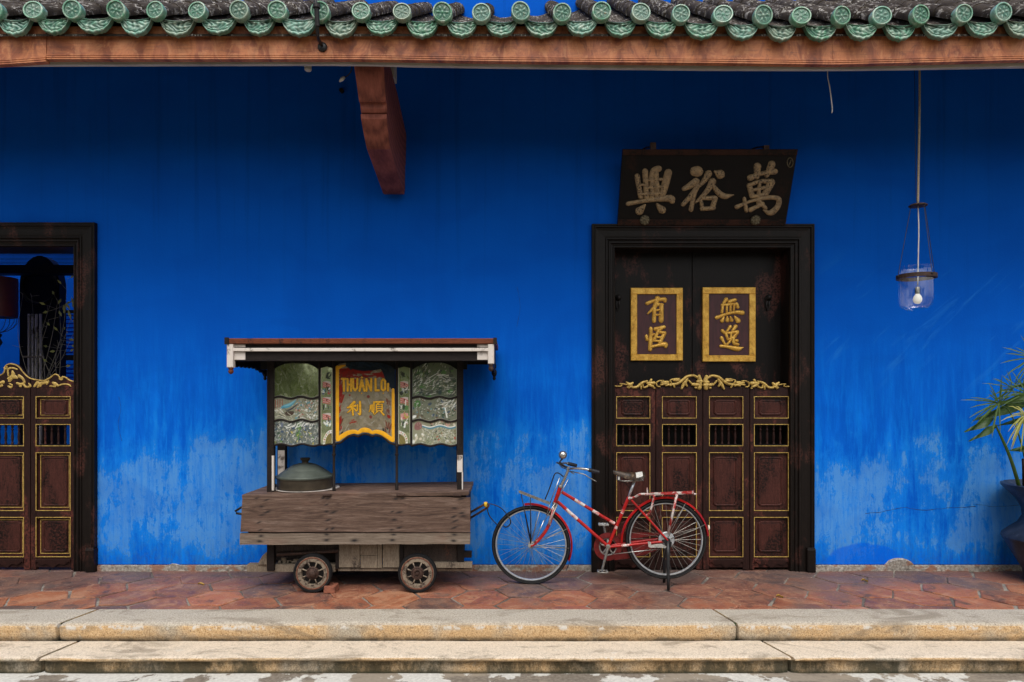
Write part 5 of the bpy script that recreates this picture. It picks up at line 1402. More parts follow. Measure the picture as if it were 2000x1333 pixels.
# left group
DGR, MGR = (.055,.06,.055), (.13,.14,.13)
a1 = Cv(74, 58, (.22,.25,.10,.04)); a1.strokes(26, rnd, [(.16,.17,.08)], ln=.4, w=.006, ang=1.55, al=.35); a1.blobs(5, rnd, [BRN, OLV], y=(.88,1), r=.05, al=.7); fram(a1, GRY)
a2 = Cv(110, 54, (.20,.19,.15,.82)); a2.strokes(220, rnd, [MGR, DGR, CRM, GRY, WH], ln=.08, w=.007)
for k in range(4): a2.line(.05+k*.05,.08,.05+k*.05,.46,.018,(.26,.06,.05))
a2.blobs(60, rnd, [PNK, WH, TEAL, DGR, BRN, (.3,.12,.1)], x=(.5,.98), y=(.12,.95), r=.032); a2.strokes(70, rnd, [WH, WH, TEAL, DGR, RED], x=(.45,.98), ln=.13, w=.008)
a2.ell(.33,.30,.40,.085,TEAL,1,-.55); a2.ell(.37,.22,.34,.04,(.20,.42,.48),1,-.55); a2.ell(.41,.43,.30,.04,(.06,.055,.07),1,-.5); a2.ell(.36,.66,.22,.11,(.07,.045,.035),1,-.3); a2.line(.06,.5,.32,.95,.012,CRM); a2.strokes(26, rnd, [WH, CRM, DGR], x=(.08,.5), y=(.55,.95), ln=.22, w=.010, ang=2.6); fram(a2)
a3 = Cv(110, 54, (.07,.08,.11,.85)); a3.blobs(60, rnd, [NAVY, (.10,.12,.20), DGR, DKG, (.02,.025,.05)], r=.05); a3.blobs(26, rnd, [YEL, OLV, GRN], y=(.35,.95), r=.035); a3.strokes(330, rnd, [WH, WH, CRM, MGR, DGR, NAVY], ln=.085, w=.0065); a3.strokes(18, rnd, [GRN], x=(.5,.6), y=(.2,.9), ln=.16, w=.018, ang=1.3); a3.strokes(30, rnd, [WH], x=(.2,.95), y=(.05,.3), ln=.2, w=.012, ang=.7); fram(a3, WH)
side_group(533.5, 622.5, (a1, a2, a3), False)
# right group
b1 = Cv(100, 78, (.03,.045,.04,.82)); b1.blobs(60, rnd, [DKG, (.02,.04,.05), GRN, (.03,.035,.035), DGR], r=.055); b1.strokes(420, rnd, [WH, MGR, GRY, CRM, DGR, BLK, DKG], y=(.32,.95), ln=.075, w=.005, ang=.35); b1.strokes(200, rnd, [WH, MGR, OLV, BLK, GRN], x=(.0,.8), y=(.05,.8), ln=.085, w=.005, ang=1.1); b1.strokes(9, rnd, [WH], x=(.3,.8), y=(.35,.6), ln=.26, w=.006, ang=.2); fram(b1, MGR)
b2 = Cv(110, 54, (.10,.10,.09,.82)); b2.blobs(70, rnd, [BRN, DGR, DKG, NAVY, MGR], r=.05); b2.ell(.11,.30,.16,.17,GRN); b2.blobs(14, rnd, [(.04,.10,.03),(.10,.22,.08)], x=(.05,.18), y=(.15,.45), r=.03); b2.line(.12,.4,.14,.85,.014,BRN); b2.strokes(34, rnd, [WH, CRM, WH], x=(.5,1), y=(0,.5), ln=.35, w=.010, ang=.55); b2.strokes(300, rnd, [WH, MGR, BLK, DGR, BRN], ln=.06, w=.006); b2.blobs(10, rnd, [WH, TEAL, RED], y=(.4,.95), r=.025); b2.line(.74,.45,.78,.85,.03,WH); b2.ell(.03,.85,.12,.07,WH); fram(b2)
b3 = Cv(110, 54, (.24,.22,.165,.82)); b3.rect(.22,.17,.98,.21,WH); b3.rect(.22,.21,.98,.30,(.10,.22,.27)); b3.blobs(34, rnd, [CRM, PNK, BRN, DGR], x=(.4,1), y=(0,.16), r=.035); b3.ell(.13,.24,.18,.18,(.24,.12,.11)); b3.strokes(14, rnd, [(.15,.06,.06),(.35,.2,.18)], x=(.07,.19), y=(.12,.36), ln=.08, w=.008); b3.strokes(330, rnd, [WH, WH, CRM, MGR, GRN, DGR], x=(.22,.98), y=(.33,.97), ln=.08, w=.0065); b3.blobs(26, rnd, [BRN, OLV, RED, DGR], x=(.5,1), y=(.4,.95), r=.028); b3.blobs(8, rnd, [WH, CRM], x=(0,.25), y=(.55,.9), r=.06); fram(b3, WH)
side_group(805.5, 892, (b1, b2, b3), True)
# narrow strips
def narrow(seed, flip):
    rn = random.Random(seed); c = Cv(30, 150, (.22,.26,.17,.18))
    c.blobs(14, rn, [GRN, OLV], y=(0,.2), r=.03, al=.5)
    c.strokes(9, rn, [BLK], x=(.25,.8), y=(.09,.15), ln=.05, w=.010)
    def red_sq(y):
        c.rect(.18,y,.84,y+.075,(.52,.45,.40)); 
        for k in range(3): c.line(.18,y+.012+k*.026,.84,y+.05+k*.026,.008,(.42,.07,.05))
        c.ell(.52,y+.04,.012,.01,BLK)
    def meander(y):
        for k in range(4): c.rect(.2,y+k*.02,.84,y+.008+k*.02,BLK if k % 2 else (.03,.09,.07))
        c.rect(.2,y,.28,y+.07,BLK); c.rect(.6,y+.02,.68,y+.06,BLK); c.rect(.4,y+.0,.48,y+.04,WH)
    def misc(y, cols):
        c.blobs(12, rn, cols, x=(.2,.82), y=(y+.01,y+.065), r=.016); c.strokes(8, rn, [WH, BLK], x=(.2,.8), y=(y+.01,y+.06), ln=.05, w=.006)
    red_sq(.185); misc(.275, [RED, NAVY, BLK, TEAL]) if not flip else misc(.275, [NAVY, (.1,.16,.2), BLK]); red_sq(.39); meander(.485) if not flip else misc(.485, [BLK, GRN, DKG])
    red_sq(.60) if not flip else (c.rect(.2,.60,.84,.68,PNK), c.strokes(7, rn, [RED, YEL], x=(.25,.8), y=(.61,.67), ln=.06, w=.008))
    misc(.70, [NAVY, TEAL, BLK, WH] if not flip else [RED, DKG, WH])
    cx = 1.0 if not flip else 0.0
    c.ell(cx,.985,.165,.165,WH); c.ell(cx,.985,.125,.125,(.10,.085,.05))
    for k in range(7): c.line(cx+(-1 if not flip else 1)*k*.12, 1, cx+(-1 if not flip else 1)*(k*.12+.3), .86, .003, YEL)
    if not flip: c.rect(0,.80,.02,1,GRY)
    for k in range(7):
        a = math.pi/2*(k+.5)/7; c.ell(cx+(-1 if not flip else 1)*.145*math.cos(a)/c.asp, .985-.145*math.sin(a), .010,.010,RED if k%2 else GRY)
    c.line(0,0,0,1,.012,CRM,.8); c.line(1,0,1,1,.012,CRM,.8)
    return c
ntop = lambda u: 716.5+3*abs(u-.5)*2; nbot = wav(867.5, 1.0, 0, 1)
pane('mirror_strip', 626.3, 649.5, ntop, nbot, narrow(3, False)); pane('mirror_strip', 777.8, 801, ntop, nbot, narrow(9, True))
for px in (624.4, 803.2):
    m = MB(); m.cbox(X(px-2,YP), X(px+2,YP), YP-.012, YP+.006, Z(871,YP), Z(708,YP), .003); m.build('mullion', MT['cart_dark_wood'], cart)
for a, b in ((625, 651), (776.5, 803)):
    m = MB(); m.stroke([(X(a+(b-a)*t,YP), Z(869+1.0*math.sin(2*math.pi*t),YP), .0075) for t in np.linspace(0,1,12)], lambda x_, z_, h: (x_, YP-.0005-h, z_), h=.009, smooth=1); m.build('wavy_rail', MT['cart_dark_wood'], cart, smooth=True)
# name board in the middle
S5 = 7.407
zz5 = lambda x_, y_: (640+x_/S5, 700+y_/S5)
bl = [(115,1218),(190,1200),(250,1150),(300,1115),(380,1095),(440,1112),(480,1092),(540,1078),(600,1090),(645,1112),(700,1096),(790,1118),(840,1155),(900,1205),(970,1228)]
tl = [(115,118),(165,85),(300,60),(540,50),(800,72),(900,110),(970,160)]
def nb_top(u): x_ = 112+u*(973-112); return 700+float(np.interp(x_, [p[0] for p in tl], [p[1] for p in tl]))/S5
def nb_bot(u): x_ = 112+u*(973-112); return 700+float(np.interp(x_, [p[0] for p in bl], [p[1] for p in bl]))/S5
cv = Cv(130, 170, (.22,.19,.125,1))
rn = random.Random(8)
cv.blobs(160, rn, [(.20,.17,.11),(.24,.205,.14),(.26,.225,.165),(.18,.15,.095)], r=.03, al=1)
cv.strokes(60, rn, [(.17,.14,.11),(.30,.29,.24)], ln=.06, w=.004)
DR = (.24,.018,.012)
cv.poly([(.06,.06),(.25,.08),(.5,.14),(.44,.17),(.30,.145),(.20,.165),(.14,.19),(.08,.16)], DR); cv.strokes(46, rn, [DR, (.17,.02,.014)], x=(.05,.55), y=(.10,.235), ln=.08, w=.010, ang=0); cv.strokes(26, rn, [(.13,.04,.025), DR], x=(.05,.1), y=(.2,.95), ln=.07, w=.008, ang=1.5); cv.strokes(16, rn, [(.15,.05,.03)], x=(.85,.92), y=(.35,.95), ln=.07, w=.007, ang=1.5); cv.poly([(.60,.18),(.74,.15),(.82,.13),(.84,.2),(.76,.195),(.68,.19)], DR); cv.strokes(12, rn, [DR], x=(.6,.86), y=(.15,.22), ln=.06, w=.008, ang=.3)
cv.blobs(14, rn, [DR,(.17,.035,.025)], y=(.22,.8), r=.016); cv.strokes(9, rn, [DR], x=(.2,.33), y=(.80,.85), ln=.05, w=.004, ang=.2); cv.strokes(8, rn, [DR], x=(.06,.1), y=(.3,.8), ln=.06, w=.012, ang=1.5)
cv.poly([(.16,-.02),(.20,.05),(.30,.10),(.48,.135),(.66,.11),(.76,.085),(.80,.14),(.83,.20),(.86,.26),(.93,.29),(1.02,.34),(1.02,-.02)], (.010,.018,.028))
cv.strokes(30, rn, [(.02,.03,.035),(.015,.03,.05)], x=(.25,1), y=(0,.1), ln=.15, w=.01)
cv.blobs(10, rn, [BLK], x=(.04,.12), y=(.88,.95), r=.01); cv.blobs(8, rn, [BLK], x=(.8,.95), y=(.84,.95), r=.01)
nbd = pane('name_board', 655.2, 771.4, nb_top, nb_bot, cv, 'painted_board')
def NB(yoff): return lambda x_, y_, h: (X(640+x_/S5,YP), YP-yoff-h, Z(700+y_/S5,YP))
m = MB(); fl_ = NB(.0012)
m.stroke([(250,105,10),(185,125,22),(140,150,24)], fl_, h=.0012); m.stroke([(140,130,24),(140,600,24),(142,1165,24)], fl_, h=.0012, eps=.0002)
m.stroke([(947,455,20),(948,800,22),(948,1180,22)], fl_, h=.0012, eps=.0001)
m.stroke([(150,1175,30),(215,1125,32),(300,1078,32),(385,1062,28),(440,1075,24),(490,1045,30),(540,1038,34),(595,1048,30),(645,1075,24),(705,1062,28),(790,1085,32),(860,1130,32),(940,1185,30)], fl_, h=.0012, eps=.0004)
m.build('yellow_border', MT['yellow_paint'], nbd, smooth=True)
LT = [ [[(205,300),(262,300)],[(233,300),(237,472)]], [[(288,303),(291,472)],[(338,300),(338,470)],[(290,385),(338,382)]], [[(368,300),(370,430),(398,468),(428,430),(430,300)]], [[(462,472),(492,305),(530,472)],[(473,410),(520,410)],[(485,283),(495,270),(505,283)],[(492,508),(492,510)]], [[(562,472),(562,302)],[(562,305),(628,468)],[(630,470),(630,300)]], [[(692,300),(694,468)],[(694,468),(742,466)]], [[(805,305),(780,330),(780,445),(806,470),(832,445),(830,330),(805,305)],[(805,506),(805,508)]], [[(874,372),(873,470)]] ]
for off, mt, w, eps, nm in ((-.0, 'letter_shadow', 19.5, .0, 'letter_outline'), (0, 'yellow_letter', 15.5, .0011, 'lettering')):
    m = MB(); fl_ = NB(.001+eps); k = 0
    for ltr in LT:
        for s_ in ltr:
            ww = w if s_[0][1] > 295 and abs(s_[0][1]-s_[-1][1])+abs(s_[0][0]-s_[-1][0]) > 12 or len(s_) > 3 else w*.55
            P = []
            for i in range(len(s_)-1):
                for t in np.linspace(0, 1, 8)[:(8 if i == len(s_)-2 else 7)]: P.append((s_[i][0]+(s_[i+1][0]-s_[i][0])*t, s_[i][1]+(s_[i+1][1]-s_[i][1])*t, ww))
            m.stroke(P, fl_, h=.0008, eps=.00002*k, smooth=1); k += 1
    m.build(nm, MT[mt], nbd, smooth=True); m = MB()
    LI = [[(385,638,20),(318,690,7)],[(288,716,12),(400,690,15)],[(365,655,13),(362,740,12),(368,822,12)],[(355,722,12),(320,760,10),(285,788,5)],[(382,728,8),(415,762,12)],[(432,676,11),(430,752,10)],[(468,630,14),(472,740,14),(468,815,13),(432,792,5)]]
    SH = [[(620,684,9),(615,740,8),(598,778,5)],[(643,676,9),(643,775,9)],[(668,636,11),(670,700,10),(664,800,9)],[(684,636,12),(805,632,13)],[(748,640,9),(712,668,8)],[(706,670,9),(706,764,9)],[(706,672,7),(790,668,8)],[(788,670,9),(788,762,9)],[(710,702,6),(784,698,6)],[(710,732,6),(784,729,6)],[(706,763,7),(788,760,7)],[(722,770,9),(672,818,5)],[(768,770,9),(812,818,12)]]
    for chs in (LI, SH):
        m = MB()
        for s_ in chs: m.stroke([(p[0], p[1], p[2]*1.1+(4 if mt == 'letter_shadow' else 0)) for p in s_], fl_, h=.0008, eps=.00002*k); k += 1
        m.build(nm, MT[mt], nbd, smooth=True)
m = MB(); m.stroke([(X(640+x_/S5,YP), Z(700+y_/S5,YP), .0075) for x_, y_ in crom([(p[0], p[1]+22) for p in bl], 4)], lambda x_, z_, h: (x_, YP-.0005-h, z_), h=.010, smooth=1); m.build('wavy_rail', MT['cart_dark_wood'], cart, smooth=True)

# steamer pot and the tray it stands on
yc = -.40; pcx = X(596, yc)
tr = MB(); tr.lathe([(.001,.0),(.235,.0),(.262,.006),(.268,.009),(.262,.011),(.235,.005),(.001,.004)], (pcx+.02, yc-.005, .8015), seg=56, cap=False)
tag(tr.build('tray', MT['white_paint'], smooth=True), 'thin round whitish tray under the steamer pot on the cart table', 'tray')
pt = empty('steamer_pot', (pcx, yc, .807), 'large round metal steamer pot with green-grey domed lid on the cart table', 'pot')
c = Vector((pcx, yc, .8075))
m = MB(); m.lathe([(.001,0),(.215,0),(.228,.006),(.231,.02),(.231,.082),(.236,.086),(.236,.092),(.226,.093)], c, seg=64, cap=False); m.build('pot_body', MT['pot_metal'], pt, smooth=True, auto=40)
m = MB(); m.lathe([(.239,.094),(.240,.104),(.236,.110),(.222,.113),(.200,.131),(.170,.153),(.160,.157),(.155,.163),(.115,.187),(.090,.199),(.062,.206),(.055,.209),(.001,.212)], c, seg=64, cap=False); ld = m.build('lid', MT['lid_metal'], pt, smooth=True, auto=25)
m = MB(); m.lathe([(.030,.209),(.026,.222),(.030,.232),(.040,.240),(.042,.250),(.036,.256),(.001,.257)], c, seg=24, cap=False); m.build('lid_knob', MT['pot_metal'], ld, smooth=True, auto=40)
m = MB(); m.tube(crom([tuple(W(545,944,yc)), tuple(W(538.5,949,yc)), tuple(W(540,955,yc)), tuple(W(546,952,yc))], 4), .008, 6); m.build('pot_handle', MT['iron_dark'], pt, smooth=True)

# ================================================================ BICYCLE
BO = Vector((X(1037, -.425), -.425, 0)); yaw = -math.atan2(.075, 1.131)
eu = Vector((math.cos(yaw), math.sin(yaw), 0)); ev = Vector((math.sin(yaw), -math.cos(yaw), 0))   # along, towards viewer
CAM = Vector((0, -D, HC))
def B(px, py, v=0.0):
    d = Vector(((px-1000)/F, 1, -(py-PY)/F)); t = ((BO-CAM).dot(ev)+v)/d.dot(ev); return CAM+d*t
def zb6(x_, y_, v=0.0): return B(930+x_/4.0816, 860+y_/4.0816, v)
bike = empty('bicycle', BO, 'red step-through bicycle with chrome handlebar and luggage racks, parked on its stand before the doors', 'bicycle', rot=None)
Rw = .3336
HF, HR = B(1037, 1064.5), B(1300.5, 1053.0)
def wheel(c, Ro, nm='wheel'):
    wh = sub_empty(nm, bike)
    m = MB(); m.torus(c, ev, Ro-.0175, .0175, 96, 12); m.build('tyre', MT['rubber'], wh, smooth=True)
    m = MB(); 
    for s_ in (1, -1): m.torus(c+ev*s_*.0150, ev, Ro-.0125, .0028, 96, 6); 
    m.build('tyre_wall', MT['rubber_side'], wh, smooth=True)
    q = Ro-.037
    m = MB(); m.lathe([(q+.003,-.013),(q+.003,.013),(q-.003,.013),(q-.007,.008),(q-.009,0),(q-.007,-.008),(q-.003,-.013),(q+.003,-.013)], c, ev, 96, cap=False); m.build('rim', MT['alloy_rim'], wh, smooth=True, auto=40)
    m = MB(); m.lathe([(.006,-.055),(.009,-.05),(.009,-.04),(.021,-.038),(.021,-.034),(.012,-.03),(.012,.03),(.021,.034),(.021,.038),(.009,.04),(.009,.05),(.006,.055)], c, ev, 20); m.build('hub', MT['hub_alloy'], wh, smooth=True, auto=40)
    m = MB(); a_ = eu; b_ = Vector((0,0,1)); n = 36
    for k in range(n):
        s_ = 1 if k % 2 else -1; a0 = 2*math.pi*k/n; a1 = a0+(1.05 if (k//2) % 2 else -1.05)
        p0 = c+(a_*math.cos(a1)+b_*math.sin(a1))*.019+ev*s_*.036; p1 = c+(a_*math.cos(a0)+b_*math.sin(a0))*(q-.008)
        m.tube([p0, p1], .00135, 5, caps=False)
    m.build('spokes', MT['dull_steel'], wh)
    return wh
wheel(HF, Rw); rw = wheel(HR, Rw+.002)
m = MB(); cdr = HR+ev*.03; m.lathe([(.001,.022),(.03,.022),(.036,.014),(.060,.012),(.066,.006),(.066,-.012),(.001,-.012)], cdr, ev, 32); m.build('brake_drum', MT['alloy_rim'], rw, smooth=True, auto=35)
# frame
fr = sub_empty('frame', bike)
def ftube(a, b, r, name, mt='red_enamel', worn=(), par=None):
    m = MB(); m.tube([a, b], r, 14); o = m.build(name, MT[mt], par or fr, smooth=True, auto=50)
    if worn:
        for t0, t1 in worn:
            m = MB(); m.tube([a+(b-a)*t0, a+(b-a)*t1], r+.0004, 14, caps=False)
            m.build('worn_patch', MT['worn_enamel'], o, smooth=True)
    return o
ht, hb = zb6(672,372), zb6(627,503)
BB = zb6(1052,848)
ftube(ht, hb, .0175, 'head_tube')
ftube(zb6(683,414), zb6(1106,668), .0135, 'top_tube', worn=((.24,.43),(.58,.70),(.90,.99)))
ftube(zb6(648,490), BB, .0140, 'down_tube', worn=((.17,.39),))
STt = zb6(1216,455)
ftube(STt, BB, .0140, 'seat_tube', worn=((.25,.33),(.58,.64)))
dv = .055
DO = zb6(1518,788)
for s_ in (1, -1):
    ftube(zb6(1236,476)+ev*s_*.02, DO+ev*s_*.06, .009, 'seat_stay')
    ftube(BB+ev*s_*.025, DO+ev*s_*.06+Vector((0,0,-.006)), .0105, 'chain_stay', worn=((.22,.36),) if s_ > 0 else ())
    m = MB(); q = DO+ev*s_*.06; m.tube([q+ev*.006, q-ev*.006], .022, 12); m.build('dropout', MT['iron_dark'], fr, smooth=True, auto=40)
m = MB(); m.tube([BB-ev*.036, BB+ev*.036], .021, 16); m.build('bottom_bracket', MT['red_enamel'], fr, smooth=True, auto=40)
for (p, d_) in ((ht, 1), (hb, -1)):
    ax = (ht-hb).normalized(); m = MB(); m.lathe([(.016,-.008),(.021,-.006),(.021,.006),(.014,.014)], p, ax*d_, 16); m.build('headset_cup', MT['dull_steel'], fr, smooth=True, auto=40)
m = MB(); m.tube([zb6(1222,462)+ev*.026, zb6(1222,462)-ev*.026], .014, 10); m.build('seat_clamp', MT['rack_enamel'], fr, smooth=True)
# fork
fk = sub_empty('fork', bike)
crown = zb6(618,530)
for s_ in (1, -1):
    P = [crown+ev*s_*.030, zb6(606,590)+ev*s_*.036, zb6(585,665)+ev*s_*.042, zb6(535,750)+ev*s_*.048, zb6(470,820)+ev*s_*.052, HF+ev*s_*.054]
    m = MB(); m.tube(crom([tuple(p) for p in P], 6), [.0125,.0125,.0115,.010,.008,.007], 10); o = m.build('fork_blade', MT['red_enamel'], fk, smooth=True)
    m = MB(); m.tube(crom([tuple(p) for p in P[0:3]], 6), [.0129,.0129,.012], 10); m.build('worn_patch', MT['worn_enamel'], o, smooth=True)
m = MB(); m.tube([crown-ev*.042, crown+ev*.042], .015, 12); m.build('fork_crown', MT['dull_steel'], fk, smooth=True, auto=40)
for v in (.05, -.05):
    m = MB(); m.tube([zb6(648,505)+ev*v*.8, zb6(590,640)+ev*v, zb6(578,680)+ev*v], .006, 6); m.build('brake_arm', MT['dull_steel'], fk, smooth=True)
# handlebar
hbz = sub_empty('handlebar', bike)
m = MB(); m.tube([ht, zb6(700,318), zb6(735,235)], [.0125,.0125,.0115], 12); m.lathe([(.017,-.014),(.018,0),(.017,.014)], zb6(738,225), ev, 14); m.build('stem', MT['chrome'], hbz, smooth=True, auto=45)
cl = zb6(738,222)
ta = R(18); eu2 = eu*math.cos(ta)-ev*math.sin(ta); ev2 = ev*math.cos(ta)+eu*math.sin(ta)      # bars stand a little askew
def bar_pts(s_):
    # out to the side, slightly forward, then swept back to the grip
    e1 = cl+ev2*s_*.045; e2 = cl+ev2*s_*.13-eu2*.030+Vector((0,0,.010)); e3 = cl+ev2*s_*.20+eu2*.0+Vector((0,0,.018)); e4 = cl+ev2*s_*.245+eu2*.05+Vector((0,0,.016)); e5 = cl+ev2*s_*.26+eu2*.08+Vector((0,0,.01)); e6 = cl+ev2*s_*.27+eu2*.165+Vector((0,0,-.012))
    return [cl, e1, e2, e3, e4, e5, e6]
for s_ in (1, -1):
    P = bar_pts(s_); C_ = [Vector(p) for p in crom([tuple(p) for p in P], 8)]
    m = MB(); m.tube(C_[:-7], .0105, 12); m.build('bar', MT['chrome'], hbz, smooth=True)
    m = MB(); m.tube([P[5], P[5]*.5+P[6]*.5, P[6]], [.0155,.0165,.0155], 12); m.build('grip', MT['old_grip'], hbz, smooth=True, auto=50)
    m = MB(); L0 = cl+ev*s_*.06+Vector((0,0,-.02)); m.tube(crom([tuple(L0), tuple(P[3]+Vector((0,0,-.035))), tuple(P[4]+Vector((0,0,-.045))), tuple(P[5]+Vector((0,0,-.06))), tuple(P[6]+Vector((0,0,-.075))-eu*.02)], 6), .0045, 8); m.build('brake_lever', MT['dull_steel'], hbz, smooth=True)
bell = zb6(690,118,.0)
m = MB(); m.ball(bell, .036, 20, 14); m.lathe([(.037,-.004),(.038,0),(.037,.004)], bell, -eu*.6+Vector((0,0,.8)), 24); m.build('bell', MT['chrome'], hbz, smooth=True)
m = MB(); m.tube([bell+Vector((0,0,-.03)), zb6(665,175), zb6(700,205), cl], .008, 8); m.tube([zb6(640,178), zb6(700,205)], .007, 8); m.build('bell_bracket', MT['iron_dark'], hbz, smooth=True)
for a, b, v in (((665,300),(590,500),.02), ((735,312),(640,490),.024), ((590,500),(560,600),.03), ((630,500),(540,650),.045), ((540,640),(465,815),.06)):
    m = MB(); m.tube([zb6(*a, v), zb6(*b, v)], .0035, 6); m.build('brake_rod', MT['chrome'], hbz, smooth=True)
# fenders
def fender(c, a0, a1, rfn, name, par, w=.026):
    m = MB(); nu, nv = 60, 8
    def f(u, v):
        a = R(a0+(a1-a0)*u); q = -1+2*v; r = rfn(u)-.014*q*q
        return c+(eu*math.cos(a)+Vector((0,0,1))*math.sin(a))*r+ev*(w*q)
    m.grid(f, nu, nv); n = len(m.v); w_ = nu+1
    m.v += [tuple(Vector(p)+(c-Vector(p)).normalized()*.0015) for p in m.v]; m.f += [[n+q for q in f_[::-1]] for f_ in m.f]; m.mi = [0]*len(m.f)
    return m.build(name, MT['red_enamel'], par, smooth=True)
ff = fender(HF, 99, -22, lambda u: Rw+.018+.016*max(0, .25-u), 'fender', bike)
m = MB()
def flap(u, v):
    a = R(-22-14*u); r = Rw+.020; q = -1+2*v; return HF+(eu*math.cos(a)+Vector((0,0,1))*math.sin(a))*(r+.01*u)+ev*(.026*q)
m.grid(flap, 6, 4); m.build('mud_flap', MT['rubber'], ff, smooth=True)
fd = fender(HR, 186, 5, lambda u: Rw+.022+.022*max(0, .25-u)/.25, 'fender', bike)
m = MB(); p = HR+(eu*math.cos(R(16))+Vector((0,0,1))*math.sin(R(16)))*(Rw+.026); m.tube([p, p+eu*.012], [.024,.02], 12); m.build('reflector', MT['reflector'], fd, smooth=True, auto=40)
def wire(pts, r=.0028, mt='dull_steel', par=None, name='stay'):
    m = MB(); m.tube(pts, r, 6); m.build(name, MT[mt], par or bike, smooth=True)
for s_ in (1, -1):
    v = .05*s_
    wire([HF+ev*v, zb6(735,703,.02*s_)], par=ff); wire([HF+ev*v+Vector((0,0,-.008)), zb6(742,862,.02*s_)], par=ff)
    wire([HR+ev*v, zb6(1668,505,.024*s_)], par=fd); wire([HR+ev*v]+[zb6(1740,715,.04*s_)]+[zb6(1826,672,.024*s_)], par=fd)
# rear rack
rk = sub_empty('rear_rack', bike)
m = MB()
za = [(1362,430),(1740,413)]
for v in (.062, -.062):
    m.tube([zb6(1380,432,v), zb6(1730,418,v)], .0085, 8)
    m.tube(crom([tuple(zb6(1225,466,.02*(1 if v > 0 else -1))), tuple(zb6(1270,452,v*.6)), tuple(zb6(1310,432,v)), tuple(zb6(1385,432,v))], 5), .0095, 8)
m.build('rack_rail', MT['rack_enamel'], rk, smooth=True)
for k in range(7):
    t = (k+.4)/7; a, b = zb6(1385,424,.07), zb6(1735,408,.07); c_, d_ = zb6(1385,424,-.07), zb6(1735,408,-.07)
    p, q = a+(b-a)*t, c_+(d_-c_)*t; m = MB()
    hw = (b-a).normalized()*.018; up = Vector((0,0,.004))
    m.add([p-hw,p+hw,q+hw,q-hw,p-hw+up,p+hw+up,q+hw+up,q-hw+up],[(3,2,1,0),(4,5,6,7),(0,1,5,4),(1,2,6,5),(2,3,7,6),(3,0,4,7)])
    m.build('rack_slat', MT['rack_enamel' if k % 3 else 'red_enamel'], rk)
for v in (.066, -.066):
    m = MB(); a, b = zb6(1385,430,v), zb6(1735,416,v); n_ = Vector((0,0,.012))
    m.add([a-n_-ev*.002,b-n_-ev*.002,b+n_-ev*.002,a+n_-ev*.002,a-n_+ev*.002,b-n_+ev*.002,b+n_+ev*.002,a+n_+ev*.002],[(0,1,2,3),(7,6,5,4),(0,4,5,1),(1,5,6,2),(2,6,7,3),(3,7,4,0)]); m.build('rack_edge', MT['rack_enamel'], rk)
    m = MB(); m.tube([zb6(1600,432,v), zb6(1532,745,.062*(1 if v > 0 else -1))], [.011,.009], 8); o = m.build('rack_leg', MT['rack_enamel' if v > 0 else 'red_enamel'], rk, smooth=True)
    m = MB(); m.tube(crom([tuple(zb6(1420,440,v)), tuple(zb6(1412,480,v)), tuple(zb6(1395,545,v)), tuple(zb6(1378,585,v*.6)), tuple(zb6(1350,603,v*.4))], 5), .009, 8); m.build('rack_brace', MT['rack_enamel'], rk, smooth=True)
m = MB(); m.tube([zb6(1362,380,.06), zb6(1366,430,.06)], .006, 6); m.tube([zb6(1735,430,.05), zb6(1755,430,.05)], .007, 6); m.build('rack_spring', MT['rack_enamel'], rk)
# front rack
fk_ = sub_empty('front_rack', bike)
m = MB(); a, b, c_, d_ = zb6(345,410,.07), zb6(582,502,.07), zb6(582,502,-.07), zb6(345,410,-.07); dn = Vector((0,0,-.014))
for p, q in ((a,b),(d_,c_),(a,d_),(b,c_)): m.tube([p, q], .008, 8)
for t in (.2,.4,.6,.8): m.tube([a+(b-a)*t, d_+(c_-d_)*t], .005, 6)
m.build('rack_platform', MT['dull_steel'], fk_, smooth=True)
m = MB(); n_ = Vector((.004,0,.011)); m.add([a-n_+ev*.006,b-n_+ev*.006,b+n_+ev*.006,a+n_+ev*.006,a-n_+ev*.009,b-n_+ev*.009,b+n_+ev*.009,a+n_+ev*.009],[(0,1,2,3),(7,6,5,4),(0,4,5,1),(1,5,6,2),(2,6,7,3),(3,7,4,0)]); m.build('rack_edge', MT['dull_steel'], fk_)
for s_ in (1, -1):
    v = .07*s_; f_ = HF+ev*.05*s_
    for (x_, y_) in ((358,428),(432,455)): wire([zb6(x_,y_,v), f_+Vector((0,0,.02))], .0035, 'iron_dark', fk_, 'rack_leg')
    wire([zb6(505,570,v), f_+Vector((0,0,.02))], .0035, 'dull_steel', fk_, 'rack_leg')
wire([Vector(p) for p in crom([tuple(zb6(550,472,.05)), tuple(zb6(590,370,.05)), tuple(zb6(622,280,.05)), tuple(zb6(640,262,.04)), tuple(zb6(665,268,.03)), tuple(zb6(695,292,.02))], 5)], .005, 'iron_dark', fk_, 'backstop')
wire([Vector(p) for p in crom([tuple(zb6(550,472,-.05)), tuple(zb6(590,370,-.05)), tuple(zb6(622,280,-.05)), tuple(zb6(640,262,-.04)), tuple(zb6(665,268,-.03)), tuple(zb6(695,292,-.02))], 5)], .005, 'iron_dark', fk_, 'backstop')
